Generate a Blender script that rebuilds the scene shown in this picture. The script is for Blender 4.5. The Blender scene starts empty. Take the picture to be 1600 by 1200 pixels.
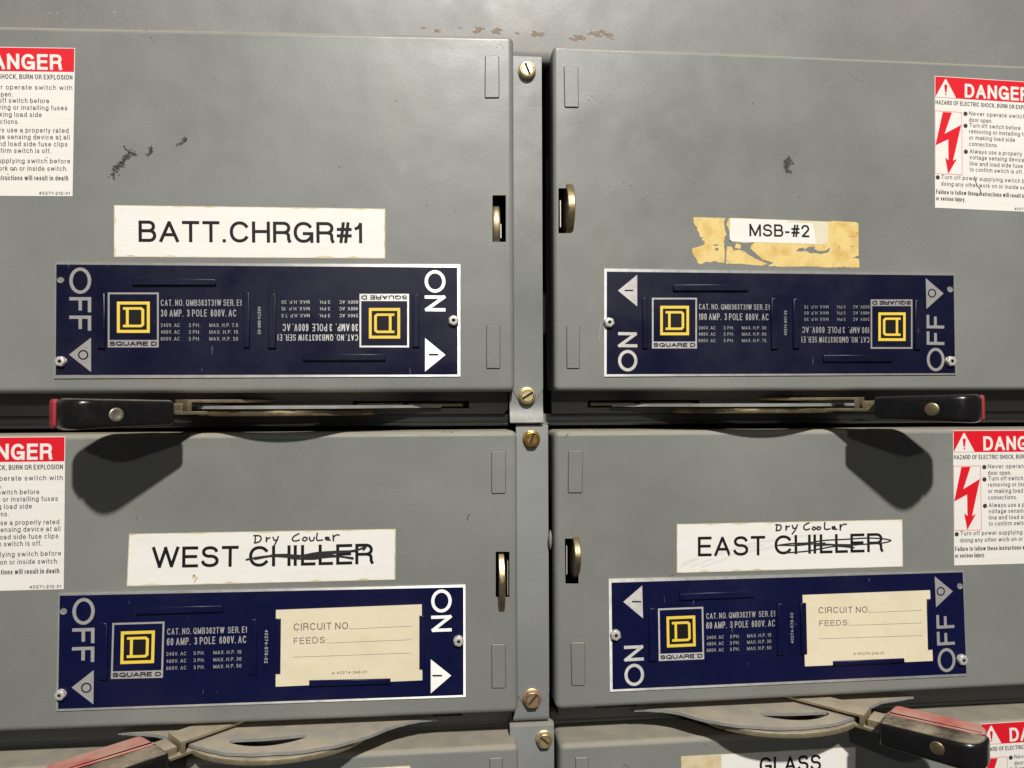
import bpy, math, random
from mathutils import Vector, Matrix
from mathutils.geometry import tessellate_polygon

random.seed(7)
SC = bpy.context.scene
COL = SC.collection
MM = 0.001

# ------------------------------------------------------------------ camera
F, YAW, PITCH, ROLL, DIST = 1153.868, -0.0989179, 0.02224115, -0.00325996, 489.01678
_cy, _sy, _cp, _sp = math.cos(YAW), math.sin(YAW), math.cos(PITCH), math.sin(PITCH)
_w = Vector((-_sy * _cp, _cy * _cp, _sp))
_r0 = Vector((_cy, _sy, 0))
_u0 = _r0.cross(_w)
_r = _r0 * math.cos(ROLL) + _u0 * math.sin(ROLL)
_u = -_r0 * math.sin(ROLL) + _u0 * math.cos(ROLL)
cam = bpy.data.cameras.new('camera')
cam.sensor_fit = 'HORIZONTAL'
cam.sensor_width = 36
cam.lens = 36 * F / 1600
cam.clip_start = 0.01
cam.clip_end = 50
camo = bpy.data.objects.new('camera', cam)
COL.objects.link(camo)
camo.matrix_world = Matrix(((_r.x, _u.x, -_w.x, 0), (_r.y, _u.y, -_w.y, -DIST * MM), (_r.z, _u.z, -_w.z, 0), (0, 0, 0, 1)))
SC.camera = camo

# ------------------------------------------------------------------ light
w = bpy.data.worlds.new('World')
SC.world = w
w.use_nodes = True
w.node_tree.nodes['Background'].inputs[0].default_value = (0.92, 0.96, 1.0, 1)
w.node_tree.nodes['Background'].inputs[1].default_value = 0.048


def lamp(name, loc, power, size, col):
    l = bpy.data.lights.new(name, 'AREA')
    l.shape = 'DISK'
    l.size = size
    l.energy = power
    l.color = col
    o = bpy.data.objects.new(name, l)
    COL.objects.link(o)
    o.location = loc
    o.rotation_euler = (Vector((0.06, 0, 0)) - Vector(loc)).to_track_quat('-Z', 'Y').to_euler()
    return o


lamp('ceiling_lamp', (0.22, -2.40, 2.10), 134.0, 0.115, (1.0, 0.965, 0.90))
lamp('far_ceiling_lamp', (-0.10, -5.2, 1.90), 27.0, 0.16, (1.0, 0.96, 0.88))
SC.view_settings.view_transform = 'Standard'
SC.view_settings.look = 'None'
SC.view_settings.exposure = 0
SC.view_settings.gamma = 1


# ------------------------------------------------------------------ pixel <-> plane
def ray(px, py):
    return _w + _r * ((px - 800) / F) - _u * ((py - 600) / F)


def at(p, y=0.0):
    """point of the photograph -> (x, z) in mm on the plane at depth y (0 = door fronts, negative = towards the viewer)"""
    d = ray(*p)
    t = (y + DIST) / d.y
    return Vector((d.x * t, d.z * t))


def A3(p, y=0.0):
    v = at(p, y)
    return Vector((v.x, y, v.y))


def atz(p, z):
    """point of the photograph -> (x, y) in mm on the level z"""
    d = ray(*p)
    t = z / d.z
    return Vector((d.x * t, d.y * t - DIST))


def Z(ox, oy, s):
    return lambda x, y: (ox + x / s, oy + y / s)


def lerp(a, b, t):
    return (a[0] + (b[0] - a[0]) * t, a[1] + (b[1] - a[1]) * t)


def quadmap(q):
    """unit square (u right, v down) -> pixel inside the quad TL, TR, BR, BL"""
    return lambda u, v: lerp(lerp(q[0], q[1], u), lerp(q[3], q[2], u), v)


# ------------------------------------------------------------------ materials
def mat(name, col, rough=0.5, metal=0.0, spec=0.5, coat=0.0):
    m = bpy.data.materials.new(name)
    m.use_nodes = True
    b = m.node_tree.nodes['Principled BSDF']
    b.inputs['Base Color'].default_value = (*col, 1)
    b.inputs['Roughness'].default_value = rough
    b.inputs['Metallic'].default_value = metal
    b.inputs['Specular IOR Level'].default_value = spec
    b.inputs['Coat Weight'].default_value = coat
    return m


class N:
    def __init__(s, m):
        s.t = m.node_tree
        s.b = s.t.nodes['Principled BSDF']
        s.pos = s.new('ShaderNodeNewGeometry')

    def new(s, k, **kw):
        n = s.t.nodes.new(k)
        for a, v in kw.items():
            setattr(n, a, v)
        return n

    def link(s, a, b):
        s.t.links.new(a, b)

    def noise(s, scale, detail=3, rough=0.5, stretch=None, seed=0):
        n = s.new('ShaderNodeTexNoise')
        n.inputs['Scale'].default_value = scale
        n.inputs['Detail'].default_value = detail
        n.inputs['Roughness'].default_value = rough
        mp = s.new('ShaderNodeMapping')
        mp.inputs['Location'].default_value = (seed * 1.37, seed * 0.71, seed * 0.33)
        if stretch:
            mp.inputs['Scale'].default_value = stretch
        s.link(s.pos.outputs['Position'], mp.inputs['Vector'])
        s.link(mp.outputs[0], n.inputs['Vector'])
        return n.outputs['Fac']

    def ramp(s, fac, a, b, ca=(0, 0, 0, 1), cb=(1, 1, 1, 1)):
        r = s.new('ShaderNodeValToRGB')
        r.color_ramp.elements[0].position = a
        r.color_ramp.elements[1].position = b
        r.color_ramp.elements[0].color = ca
        r.color_ramp.elements[1].color = cb
        s.link(fac, r.inputs[0])
        return r.outputs[0]

    def rng(s, fac, a, b, lo, hi):
        r = s.new('ShaderNodeMapRange')
        for i, v in enumerate((a, b, lo, hi)):
            r.inputs[i + 1].default_value = v
        s.link(fac, r.inputs[0])
        return r.outputs[0]

    def mix(s, fac, a, b, blend='MIX'):
        m = s.new('ShaderNodeMix', data_type='RGBA', blend_type=blend)
        if hasattr(fac, 'links'):
            s.link(fac, m.inputs[0])
        else:
            m.inputs[0].default_value = fac
        for v, k in ((a, 6), (b, 7)):
            if hasattr(v, 'links'):
                s.link(v, m.inputs[k])
            else:
                m.inputs[k].default_value = (*v, 1)
        return m.outputs[2]

    def mul(s, a, b):
        m = s.new('ShaderNodeMath', operation='MULTIPLY')
        for i, v in enumerate((a, b)):
            if hasattr(v, 'links'):
                s.link(v, m.inputs[i])
            else:
                m.inputs[i].default_value = v
        return m.outputs[0]

    def add(s, a, b):
        m = s.new('ShaderNodeMath', operation='ADD')
        for i, v in enumerate((a, b)):
            if hasattr(v, 'links'):
                s.link(v, m.inputs[i])
            else:
                m.inputs[i].default_value = v
        return m.outputs[0]

    def bump(s, h, strength, dist, prev=None):
        b = s.new('ShaderNodeBump')
        b.inputs['Strength'].default_value = strength
        b.inputs['Distance'].default_value = dist
        s.link(h, b.inputs['Height'])
        if prev:
            s.link(prev, b.inputs['Normal'])
        return b.outputs[0]

    def up(s, a, b):
        x = s.new('ShaderNodeSeparateXYZ')
        s.link(s.pos.outputs['True Normal'], x.inputs[0])
        return s.rng(x.outputs[2], a, b, 0, 1)


def paint(name, col, rough=0.40, dust=0.8, seed=0, spec=0.5, wear=True):
    m = mat(name, col, rough, 0, spec)
    n = N(m)
    big = n.noise(9, 4, 0.55, seed=seed)
    mid = n.noise(45, 4, 0.6, seed=seed + 3)
    fine = n.noise(900, 2, 0.5, seed=seed)
    peel = n.noise(420, 2, 0.5, seed=seed + 1)
    c = n.mix(n.rng(big, 0.3, 0.7, 0, 1), tuple(v * 0.86 for v in col), tuple(v * 1.07 for v in col))
    warm = n.rng(n.noise(14, 3, 0.5, seed=seed + 9), 0.50, 0.72, 0, 0.26)
    c = n.mix(warm, c, (col[0] * 1.14, col[1] * 1.02, col[2] * 0.94))
    grain = n.rng(fine, 0.35, 0.65, 0.94, 1.06)
    cg = n.new('ShaderNodeCombineColor')
    for i in range(3):
        n.link(grain, cg.inputs[i])
    c = n.mix(1.0, c, cg.outputs[0], 'MULTIPLY')
    if wear:
        sp = n.ramp(n.noise(160, 3, 0.6, seed=seed + 5), 0.735, 0.75)
        c = n.mix(n.mul(sp, 0.75), c, (0.05, 0.045, 0.04))
    if dust:
        d = n.mul(n.up(0.10, 0.75), n.rng(n.noise(70, 5, 0.65, seed=seed + 2), 0.25, 0.6, 0.35, 1.0))
        c = n.mix(n.mul(d, dust), c, (0.34, 0.30, 0.23))
        n.link(n.rng(d, 0, 1, rough, 0.9), n.b.inputs['Roughness'])
    rr = n.add(n.rng(mid, 0.3, 0.7, rough - 0.045, rough + 0.07), n.rng(big, 0.3, 0.7, -0.05, 0.07))
    if not dust:
        n.link(rr, n.b.inputs['Roughness'])
    else:
        rmix = n.new('ShaderNodeMix', data_type='FLOAT')
        n.link(d, rmix.inputs[0])
        n.link(rr, rmix.inputs[2])
        rmix.inputs[3].default_value = 0.9
        n.link(rmix.outputs[0], n.b.inputs['Roughness'])
    n.link(c, n.b.inputs['Base Color'])
    b = n.bump(n.noise(16, 2, 0.5, seed=seed + 4), 0.10, 0.012)
    b = n.bump(mid, 0.05, 0.0012, b)
    b = n.bump(peel, 0.20, 0.00018, b)
    n.link(b, n.b.inputs['Normal'])
    return m


def paper(name, col, stain, amount=0.5, rough=0.45, seed=0, scale=60, yellow_z=None):
    m = mat(name, col, rough, 0, 0.4)
    n = N(m)
    s1 = n.rng(n.noise(scale, 5, 0.65, seed=seed), 0.45, 0.75, 0, amount)
    c = n.mix(s1, col, stain)
    s2 = n.ramp(n.noise(scale * 9, 3, 0.6, seed=seed + 5), 0.66, 0.72)
    c = n.mix(n.mul(s2, amount), c, tuple(v * 0.45 for v in stain))
    st = n.rng(n.noise(260, 3, 0.5, (0.06, 1, 1), seed), 0.4, 0.7, 0, 0.07)
    c = n.mix(st, c, (0.45, 0.43, 0.42))
    n.link(c, n.b.inputs['Base Color'])
    n.link(n.bump(n.noise(500, 2, 0.5), 0.1, 0.0001), n.b.inputs['Normal'])
    return m


def worn(name, col, rough, metal, dark, scale=120, seed=0, amt=0.6, dustc=None, spec=0.5, dlo=0.2, dup=(0.3, 0.8)):
    m = mat(name, col, rough, metal, spec)
    n = N(m)
    a = n.rng(n.noise(scale, 5, 0.65, seed=seed), 0.4, 0.72, 0, amt)
    c = n.mix(a, col, dark)
    n.link(n.rng(n.noise(scale * 2, 4, 0.6, seed=seed + 2), 0.3, 0.7, rough - 0.08, rough + 0.12), n.b.inputs['Roughness'])
    if dustc:
        d = n.mul(n.up(*dup), n.rng(n.noise(55, 5, 0.6, seed=seed + 7), 0.34, 0.60, dlo, 0.97))
        c = n.mix(d, c, dustc)
        mm = n.new('ShaderNodeMath', operation='SUBTRACT')
        mm.inputs[0].default_value = 1.0
        n.link(d, mm.inputs[1])
        n.link(n.mul(mm.outputs[0], metal), n.b.inputs['Metallic'])
    n.link(c, n.b.inputs['Base Color'])
    n.link(n.bump(n.noise(scale * 5, 3, 0.6, seed=seed), 0.10, 0.00006), n.b.inputs['Normal'])
    return m


DUST = (0.45, 0.39, 0.30)
GREY = (0.216, 0.224, 0.211)
M = dict(
    door=paint('grey_door_paint', GREY, 0.36, 0.75, 0),
    door2=paint('grey_door_paint_lower', (0.216, 0.222, 0.207), 0.40, 0.85, 20),
    panel=paint('grey_panel_paint', (0.225, 0.226, 0.220), 0.40, 0.3, 40),
    strip=paint('grey_strip_paint', (0.218, 0.226, 0.223), 0.31, 0.6, 60, wear=False),
    strip2=paint('blue_grey_strip_paint', (0.200, 0.208, 0.211), 0.50, 0.6, 65, wear=False),
    case=paint('dark_case_paint', (0.13, 0.135, 0.13), 0.45, 0.25, 80),
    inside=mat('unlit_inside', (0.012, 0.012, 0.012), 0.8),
    alu=worn('satin_aluminium', (0.74, 0.73, 0.71), 0.50, 0.70, (0.50, 0.48, 0.46), 90, 1, 0.5),
    blue=None,
    silver=worn('silver_print', (0.64, 0.62, 0.605), 0.50, 0.54, (0.5, 0.49, 0.47), 200, 3, 0.4),
    yellow=mat('yellow_print', (0.86, 0.62, 0.075), 0.45),
    black=mat('black_print', (0.009, 0.008, 0.009), 0.55, 0, 0.25),
    marker=mat('marker_ink', (0.022, 0.02, 0.021), 0.55),
    pen=mat('faded_pen', (0.12, 0.12, 0.125), 0.6),
    smear=mat('ink_smear', (0.75, 0.725, 0.70), 0.6),
    slot_shade=mat('slot_shade', (0.03, 0.026, 0.02), 0.8),
    textgrey=mat('grey_print', (0.040, 0.037, 0.042), 0.5),
    cardprint=mat('card_print', (0.11, 0.08, 0.055), 0.6),
    white=paper('white_tag', (0.85, 0.835, 0.795), (0.72, 0.58, 0.30), 0.10, 0.42, 2),
    edge=paper('yellowed_edge', (0.70, 0.61, 0.40), (0.50, 0.30, 0.06), 0.6, 0.5, 9, 120),
    label=paper('danger_label_white', (0.83, 0.80, 0.76), (0.75, 0.66, 0.5), 0.15, 0.42, 5),
    red=mat('danger_red', (0.72, 0.010, 0.022), 0.40),
    tape=paper('yellowed_tape', (0.80, 0.61, 0.235), (0.56, 0.29, 0.035), 0.85, 0.5, 4, 75),
    card=paper('cream_card', (0.80, 0.71, 0.52), (0.60, 0.50, 0.30), 0.30, 0.6, 6, 55),
    bakelite=worn('black_bakelite', (0.008, 0.0075, 0.0085), 0.22, 0, (0.014, 0.013, 0.0125), 90, 2, 0.5),
    dusty=worn('dusty_black_bakelite', (0.008, 0.0075, 0.008), 0.25, 0, (0.016, 0.014, 0.013), 90, 3, 0.5, (0.33, 0.275, 0.20), dlo=0.15, dup=(0.74, 0.99)),
    redcap=worn('red_plastic', (0.33, 0.024, 0.032), 0.5, 0, (0.38, 0.03, 0.035), 90, 4, 0.5),
    reddust=worn('dusty_red_plastic', (0.50, 0.02, 0.03), 0.45, 0, (0.35, 0.02, 0.02), 60, 5, 0.5, (0.52, 0.30, 0.24), dlo=0.35),
    brass=worn('tarnished_brass', (0.36, 0.285, 0.165), 0.40, 0.85, (0.17, 0.13, 0.075), 160, 6, 0.8),
    lever=worn('brassy_lever', (0.48, 0.41, 0.27), 0.40, 0.7, (0.30, 0.24, 0.14), 150, 7, 0.7, DUST, dlo=0.55),
    fork=worn('brass_fork', (0.40, 0.33, 0.205), 0.40, 0.75, (0.22, 0.17, 0.10), 150, 7, 0.8, DUST, dlo=0.1),
    zinc=worn('yellow_zinc', (0.74, 0.62, 0.35), 0.42, 0.85, (0.62, 0.48, 0.22), 300, 8, 0.5),
    gold=worn('golden_zinc', (0.78, 0.49, 0.13), 0.28, 0.9, (0.48, 0.28, 0.07), 300, 9, 0.6),
    bronze=worn('dull_bronze', (0.62, 0.44, 0.27), 0.42, 0.75, (0.40, 0.26, 0.13), 300, 10, 0.6),
    nickel=worn('bright_nut', (0.62, 0.60, 0.57), 0.38, 0.35, (0.50, 0.48, 0.44), 300, 11, 0.5),
    guide=worn('grey_guide_plate', (0.33, 0.33, 0.315), 0.45, 0.2, (0.22, 0.22, 0.21), 120, 12, 0.5, DUST, dlo=0.42),
    scuff_shade=mat('rubbed_and_shade_black', (0.040, 0.034, 0.032), 0.65),
    rust=worn('bare_rusty_metal', (0.27, 0.215, 0.165), 0.7, 0.1, (0.12, 0.085, 0.06), 500, 13, 0.8),
    rivet=worn('steel_rivet', (0.36, 0.33, 0.27), 0.36, 0.7, (0.3, 0.27, 0.22), 300, 14, 0.7),
    chip=mat('pale_chip', (0.33, 0.325, 0.315), 0.5),
)


def enamel(name, a, bcol):
    m = mat(name, a, 0.36, 0, 0.32)
    n = N(m)
    c = n.mix(n.rng(n.noise(18, 4, 0.6), 0.35, 0.7, 0, 1), a, bcol)
    sc = n.ramp(n.noise(300, 2, 0.5, (1, 1, 0.25)), 0.745, 0.765)
    c = n.mix(n.mul(sc, 0.30), c, (0.16, 0.16, 0.20))
    n.link(c, n.b.inputs['Base Color'])
    n.link(n.rng(n.noise(22, 5, 0.65, seed=4), 0.35, 0.7, 0.26, 0.50), n.b.inputs['Roughness'])
    n.link(n.bump(n.noise(22, 2), 0.08, 0.004), n.b.inputs['Normal'])
    return m


for _k in ('alu', 'silver'):
    _n = N(M[_k])
    _n.b.inputs['Anisotropic'].default_value = 0.9
    _c = _n.new('ShaderNodeCombineXYZ')
    _c.inputs[2].default_value = 1.0
    _n.link(_c.outputs[0], _n.b.inputs['Tangent'])
M['blue'] = enamel('navy_enamel', (0.0046, 0.0052, 0.0225), (0.0068, 0.0074, 0.0285))
M['blue2'] = enamel('royal_enamel', (0.0036, 0.0050, 0.036), (0.0050, 0.0065, 0.043))


# ------------------------------------------------------------------ mesh builder (world millimetres)
class MB:
    def __init__(s):
        s.v, s.f, s.k, s.sm = [], [], [], []

    def face(s, pts, k=0, smooth=False):
        i = len(s.v)
        s.v += [Vector(p) for p in pts]
        s.f.append(tuple(range(i, i + len(pts))))
        s.k.append(k)
        s.sm.append(smooth)

    def loft(s, rings, k=0, smooth=True, cap0=False, cap1=False, closed=True):
        i = len(s.v)
        n = len(rings[0])
        for r in rings:
            s.v += [Vector(p) for p in r]
        for a in range(len(rings) - 1):
            for j in range(n if closed else n - 1):
                b = (j + 1) % n
                s.f.append((i + a * n + j, i + a * n + b, i + a * n + n + b, i + a * n + n + j))
                s.k.append(k)
                s.sm.append(smooth)
        if cap0:
            s.f.append(tuple(i + j for j in range(n)))
            s.k.append(k)
            s.sm.append(False)
        if cap1:
            o = i + (len(rings) - 1) * n
            s.f.append(tuple(o + j for j in reversed(range(n))))
            s.k.append(k)
            s.sm.append(False)

    def poly(s, outer, holes=(), y=None, k=0):
        """flat polygon; 2D points are (x, z) on plane y"""
        cv = (lambda p: Vector((p[0], y, p[1]))) if y is not None else Vector
        loops = [[cv(p) for p in outer]] + [[cv(p) for p in h] for h in holes]
        flat = [p for l in loops for p in l]
        i = len(s.v)
        s.v += flat
        for t in tessellate_polygon(loops):
            if len(set(t)) == 3:
                a, b, c = (flat[q] for q in t)
                if (b - a).cross(c - a).length > 1e-9:
                    s.f.append(tuple(i + q for q in t))
                    s.k.append(k)
                    s.sm.append(False)

    def slab(s, outer, y0, y1, k=0, holes=(), kside=None):
        """polygon in xz extruded from y1 (back) to y0 (front)"""
        s.poly(outer, holes, y0, k)
        for l in [outer] + list(holes):
            s.loft([[(p[0], y1, p[1]) for p in l], [(p[0], y0, p[1]) for p in l]], k if kside is None else kside, False)

    def box(s, x0, x1, y0, y1, z0, z1, k=0, b=0.0):
        if b <= 0:
            rs = [[(x0, y, z0), (x1, y, z0), (x1, y, z1), (x0, y, z1)] for y in (y1, y0)]
            s.loft(rs, k, False, True, True)
        else:
            def ring(i, y):
                return [(x0 + i, y, z0 + i), (x1 - i, y, z0 + i), (x1 - i, y, z1 - i), (x0 + i, y, z1 - i)]
            s.loft([ring(0, y1), ring(0, y0 + b), ring(b * .3, y0 + b * .3), ring(b, y0)], k, True, True, True)

    def plan(s, out, z0, z1, b=0.6, k=0, segs=3, smooth=True):
        """plan outline (x, y) extruded in z with rounded top and bottom edges"""
        n = len(out)
        area = sum(out[i][0] * out[(i + 1) % n][1] - out[(i + 1) % n][0] * out[i][1] for i in range(n))
        sg = 1 if area > 0 else -1
        nor = []
        for i in range(n):
            p, q, r = Vector(out[i - 1]), Vector(out[i]), Vector(out[(i + 1) % n])
            e1, e2 = (q - p).normalized(), (r - q).normalized()
            t = (e1 + e2).normalized()
            c = max(0.45, t.dot(e1))
            nor.append(Vector((t.y, -t.x)) * sg / c)
        rings = []
        for j in range(segs + 1):
            a = math.pi / 2 * (1 - j / segs)
            rings.append((b * (1 - math.cos(a)), z0 + b * (1 - math.sin(a))))
        for j in range(segs + 1):
            a = math.pi / 2 * j / segs
            rings.append((b * (1 - math.cos(a)), z1 - b * (1 - math.sin(a))))
        s.loft([[(out[i][0] - nor[i].x * ins, out[i][1] - nor[i].y * ins, z) for i in range(n)] for ins, z in rings], k, smooth, True, True)

    def build(s, name, mats, root=None, angle=40, loc=None):
        base = Vector(loc) if loc is not None else (root['_base'] if root is not None else Vector((0, 0, 0)))
        base = Vector(base)
        me = bpy.data.meshes.new(name)
        me.from_pydata([(v - base) * MM for v in s.v], [], s.f)
        me.polygons.foreach_set('material_index', s.k)
        me.polygons.foreach_set('use_smooth', s.sm)
        for m in (mats if isinstance(mats, (list, tuple)) else [mats]):
            me.materials.append(m)
        import bmesh
        bm = bmesh.new()
        bm.from_mesh(me)
        bmesh.ops.remove_doubles(bm, verts=bm.verts, dist=1e-7)
        bmesh.ops.recalc_face_normals(bm, faces=bm.faces)
        bm.to_mesh(me)
        bm.free()
        fl = [p.use_smooth for p in me.polygons]
        me.set_sharp_from_angle(angle=math.radians(angle))
        me.polygons.foreach_set('use_smooth', fl)
        o = bpy.data.objects.new(name, me)
        COL.objects.link(o)
        if root is not None:
            r = root
            o.parent = r
            o['_base'] = list(base)
        else:
            o.location = base * MM
            o['_base'] = list(base)
        return o


def thing(name, label, cat, loc, group=None):
    o = bpy.data.objects.new(name, None)
    COL.objects.link(o)
    o.location = Vector(loc) * MM
    o['_base'] = list(loc)
    o['label'] = label
    o['category'] = cat
    if group:
        o['group'] = group
    return o


# ------------------------------------------------------------------ stroke lettering
SQ = .93


def arc(cx, cy, rx, ry, a0, a1, n=None):
    n = n or max(4, int(abs(a1 - a0) / 12))
    out = []
    for i in range(n + 1):
        a = math.radians(a0 + (a1 - a0) * i / n)
        c, s_ = math.cos(a), math.sin(a)
        out.append((cx + rx * math.copysign(abs(c) ** SQ, c), cy + ry * math.copysign(abs(s_) ** SQ, s_)))
    return out


def ell(cx, cy, rx, ry):
    return arc(cx, cy, rx, ry, 90, 450, 26)


X = .70
G = {
    'A': (.70, [[(0, 0), (.5, 1), (1, 0)], [(.19, .32), (.81, .32)]]),
    'B': (.63, [[(0, 0), (0, 1)], [(0, 1), (.58, 1)] + arc(.58, .765, .34, .235, 90, -90) + [(0, .53)], [(.5, .53), (.62, .53)] + arc(.62, .265, .38, .265, 90, -90) + [(0, 0)]]),
    'C': (.70, [arc(.52, .5, .52, .5, 38, 322)]),
    'D': (.67, [[(0, 0), (0, 1), (.42, 1)] + arc(.42, .5, .58, .5, 90, -90) + [(0, 0)]]),
    'E': (.58, [[(1, 1), (0, 1), (0, 0), (1, 0)], [(0, .52), (.92, .52)]]),
    'F': (.54, [[(1, 1), (0, 1), (0, 0)], [(0, .5), (.85, .5)]]),
    'G': (.73, [arc(.5, .5, .5, .5, 40, 340), [(.55, .43), (1, .43), (1, 0)]]),
    'H': (.66, [[(0, 0), (0, 1)], [(1, 0), (1, 1)], [(0, .53), (1, .53)]]),
    'I': (0, [[(0, 0), (0, 1)]]),
    'J': (.48, [[(1, 1), (1, .28)] + arc(.5, .28, .5, .28, 0, -180)]),
    'K': (.66, [[(0, 0), (0, 1)], [(1, 1), (.0, .34)], [(.33, .56), (1, 0)]]),
    'L': (.52, [[(0, 1), (0, 0), (1, 0)]]),
    'M': (.78, [[(0, 0), (0, 1), (.5, .04), (1, 1), (1, 0)]]),
    'N': (.66, [[(0, 0), (0, 1), (1, 0), (1, 1)]]),
    'O': (.76, [ell(.5, .5, .5, .5)]),
    'P': (.60, [[(0, 0), (0, 1), (.6, 1)] + arc(.6, .73, .4, .27, 90, -90) + [(0, .46)]]),
    'Q': (.76, [ell(.5, .5, .5, .5), [(.6, .25), (.98, -.02)]]),
    'R': (.65, [[(0, 0), (0, 1), (.6, 1)] + arc(.6, .74, .38, .26, 90, -90) + [(0, .48)], [(.5, .48)] + arc(.6, .3, .36, .18, 90, 0) + [(.97, .1), (1.03, 0)]]),
    'S': (.64, [arc(.5, .76, .45, .24, 18, 265) + arc(.5, .265, .5, .265, 85, -165)]),
    'T': (.62, [[(0, 1), (1, 1)], [(.5, 1), (.5, 0)]]),
    'U': (.66, [[(0, 1), (0, .32)] + arc(.5, .32, .5, .32, 180, 360) + [(1, 1)]]),
    'V': (.66, [[(0, 1), (.5, 0), (1, 1)]]),
    'W': (.98, [[(0, 1), (.25, 0), (.5, 1), (.75, 0), (1, 1)]]),
    'X': (.66, [[(0, 0), (1, 1)], [(0, 1), (1, 0)]]),
    'Y': (.66, [[(0, 1), (.5, .42), (1, 1)], [(.5, .42), (.5, 0)]]),
    'Z': (.60, [[(0, 1), (1, 1), (0, 0), (1, 0)]]),
    '0': (.54, [ell(.5, .5, .5, .5)]),
    '1': (.28, [[(0, .74), (.55, .80), (1, 1), (1, 0)]]),
    '2': (.54, [arc(.5, .71, .5, .29, 170, -25) + [(.05, .0), (1, 0)]]),
    '3': (.54, [arc(.47, .76, .42, .24, 165, -80), arc(.5, .27, .5, .27, 95, -165)]),
    '4': (.56, [[(.76, 0), (.76, 1), (0, .30), (1, .30)]]),
    '5': (.54, [[(.92, 1), (.18, 1), (.06, .47)] + arc(.5, .32, .5, .32, 145, -155)]),
    '6': (.54, [ell(.5, .31, .5, .31), arc(.55, .45, .55, .55, 185, 40)]),
    '7': (.52, [[(0, 1), (1, 1), (.35, 0)]]),
    '8': (.54, [ell(.5, .76, .42, .24), ell(.5, .265, .5, .265)]),
    '9': (.54, [ell(.5, .69, .5, .31), arc(.45, .55, .55, .55, 5, -140)]),
    '#': (.56, [[(.22, 0), (.42, 1)], [(.62, 0), (.82, 1)], [(0, .68), (1, .68)], [(0, .32), (1, .32)]]),
    '.': (0, [[(0, 0), (0, .004)]]), ',': (0, [[(0, .0), (-.01, -.12)]]), ':': (0, [[(0, 0), (0, .004)], [(0, .6), (0, .604)]]),
    '-': (.30, [[(0, .36), (1, .36)]]), '!': (0, [[(0, 0), (0, .02)], [(0, .3), (0, 1)]]),
    'a': (.50, [[(.0, .53)] + arc(.45, .5, .43, .2, 160, 0) + [(.88, .12), (1.05, 0)], [(.88, .40), (.4, .36)] + arc(.38, .18, .38, .18, 95, 270) + [(.6, .02), (.88, .2)]]),
    'b': (.52, [[(0, 0), (0, 1)], ell(.5, .35, .5, .35)]),
    'c': (.48, [arc(.5, .35, .5, .35, 42, 318)]),
    'd': (.52, [[(1, 0), (1, 1)], ell(.5, .35, .5, .35)]),
    'e': (.52, [[(0, .36), (1, .36)] + arc(.5, .35, .5, .35, 5, 322)]),
    'f': (.24, [[(1.05, 1), (.75, 1), (.45, .88), (.45, 0)], [(0, .68), (1, .68)]]),
    'g': (.52, [ell(.5, .35, .5, .35), [(1, .7), (1, -.06)] + arc(.5, -.06, .5, .2, 0, -155)]),
    'h': (.48, [[(0, 0), (0, 1)], arc(.5, .42, .5, .28, 175, 0) + [(1, 0)]]),
    'i': (0, [[(0, 0), (0, X)], [(0, .985), (0, 1)]]),
    'j': (.1, [[(1, X), (1, -.14), (.0, -.24)], [(1, .985), (1, 1)]]),
    'k': (.46, [[(0, 0), (0, 1)], [(.95, X), (0, .22)], [(.36, .42), (1, 0)]]),
    'l': (0, [[(0, 0), (0, 1)]]),
    'm': (.80, [[(0, 0), (0, X)], arc(.25, .45, .25, .25, 175, 0) + [(.5, 0)], arc(.75, .45, .25, .25, 175, 0) + [(1, 0)]]),
    'n': (.48, [[(0, 0), (0, X)], arc(.5, .42, .5, .28, 175, 0) + [(1, 0)]]),
    'o': (.52, [ell(.5, .35, .5, .35)]),
    'p': (.52, [[(0, -.27), (0, X)], ell(.5, .35, .5, .35)]),
    'q': (.52, [[(1, -.27), (1, X)], ell(.5, .35, .5, .35)]),
    'r': (.26, [[(0, 0), (0, X)], arc(.9, .3, .9, .4, 175, 85)]),
    's': (.46, [arc(.5, .53, .44, .17, 20, 265) + arc(.5, .18, .5, .18, 85, -165)]),
    't': (.24, [[(.45, .9), (.45, .1), (.65, 0), (1.05, 0)], [(0, .68), (1, .68)]]),
    'u': (.48, [[(0, X), (0, .28)] + arc(.5, .28, .5, .28, 180, 360), [(1, X), (1, 0)]]),
    'v': (.48, [[(0, X), (.5, 0), (1, X)]]),
    'w': (.74, [[(0, X), (.25, 0), (.5, X), (.75, 0), (1, X)]]),
    'x': (.46, [[(0, 0), (1, X)], [(0, X), (1, 0)]]),
    'y': (.48, [[(0, X), (.5, 0.02)], [(1, X), (.42, -.2), (.1, -.25)]]),
    'z': (.46, [[(0, X), (1, X), (0, 0), (1, 0)]]),
}
G['\u00d8'] = (.94, [[(.5 + .5 * math.cos(2 * math.pi * i / 40), .5 + .5 * math.sin(2 * math.pi * i / 40)) for i in range(41)]])
_lift = [0]


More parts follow.
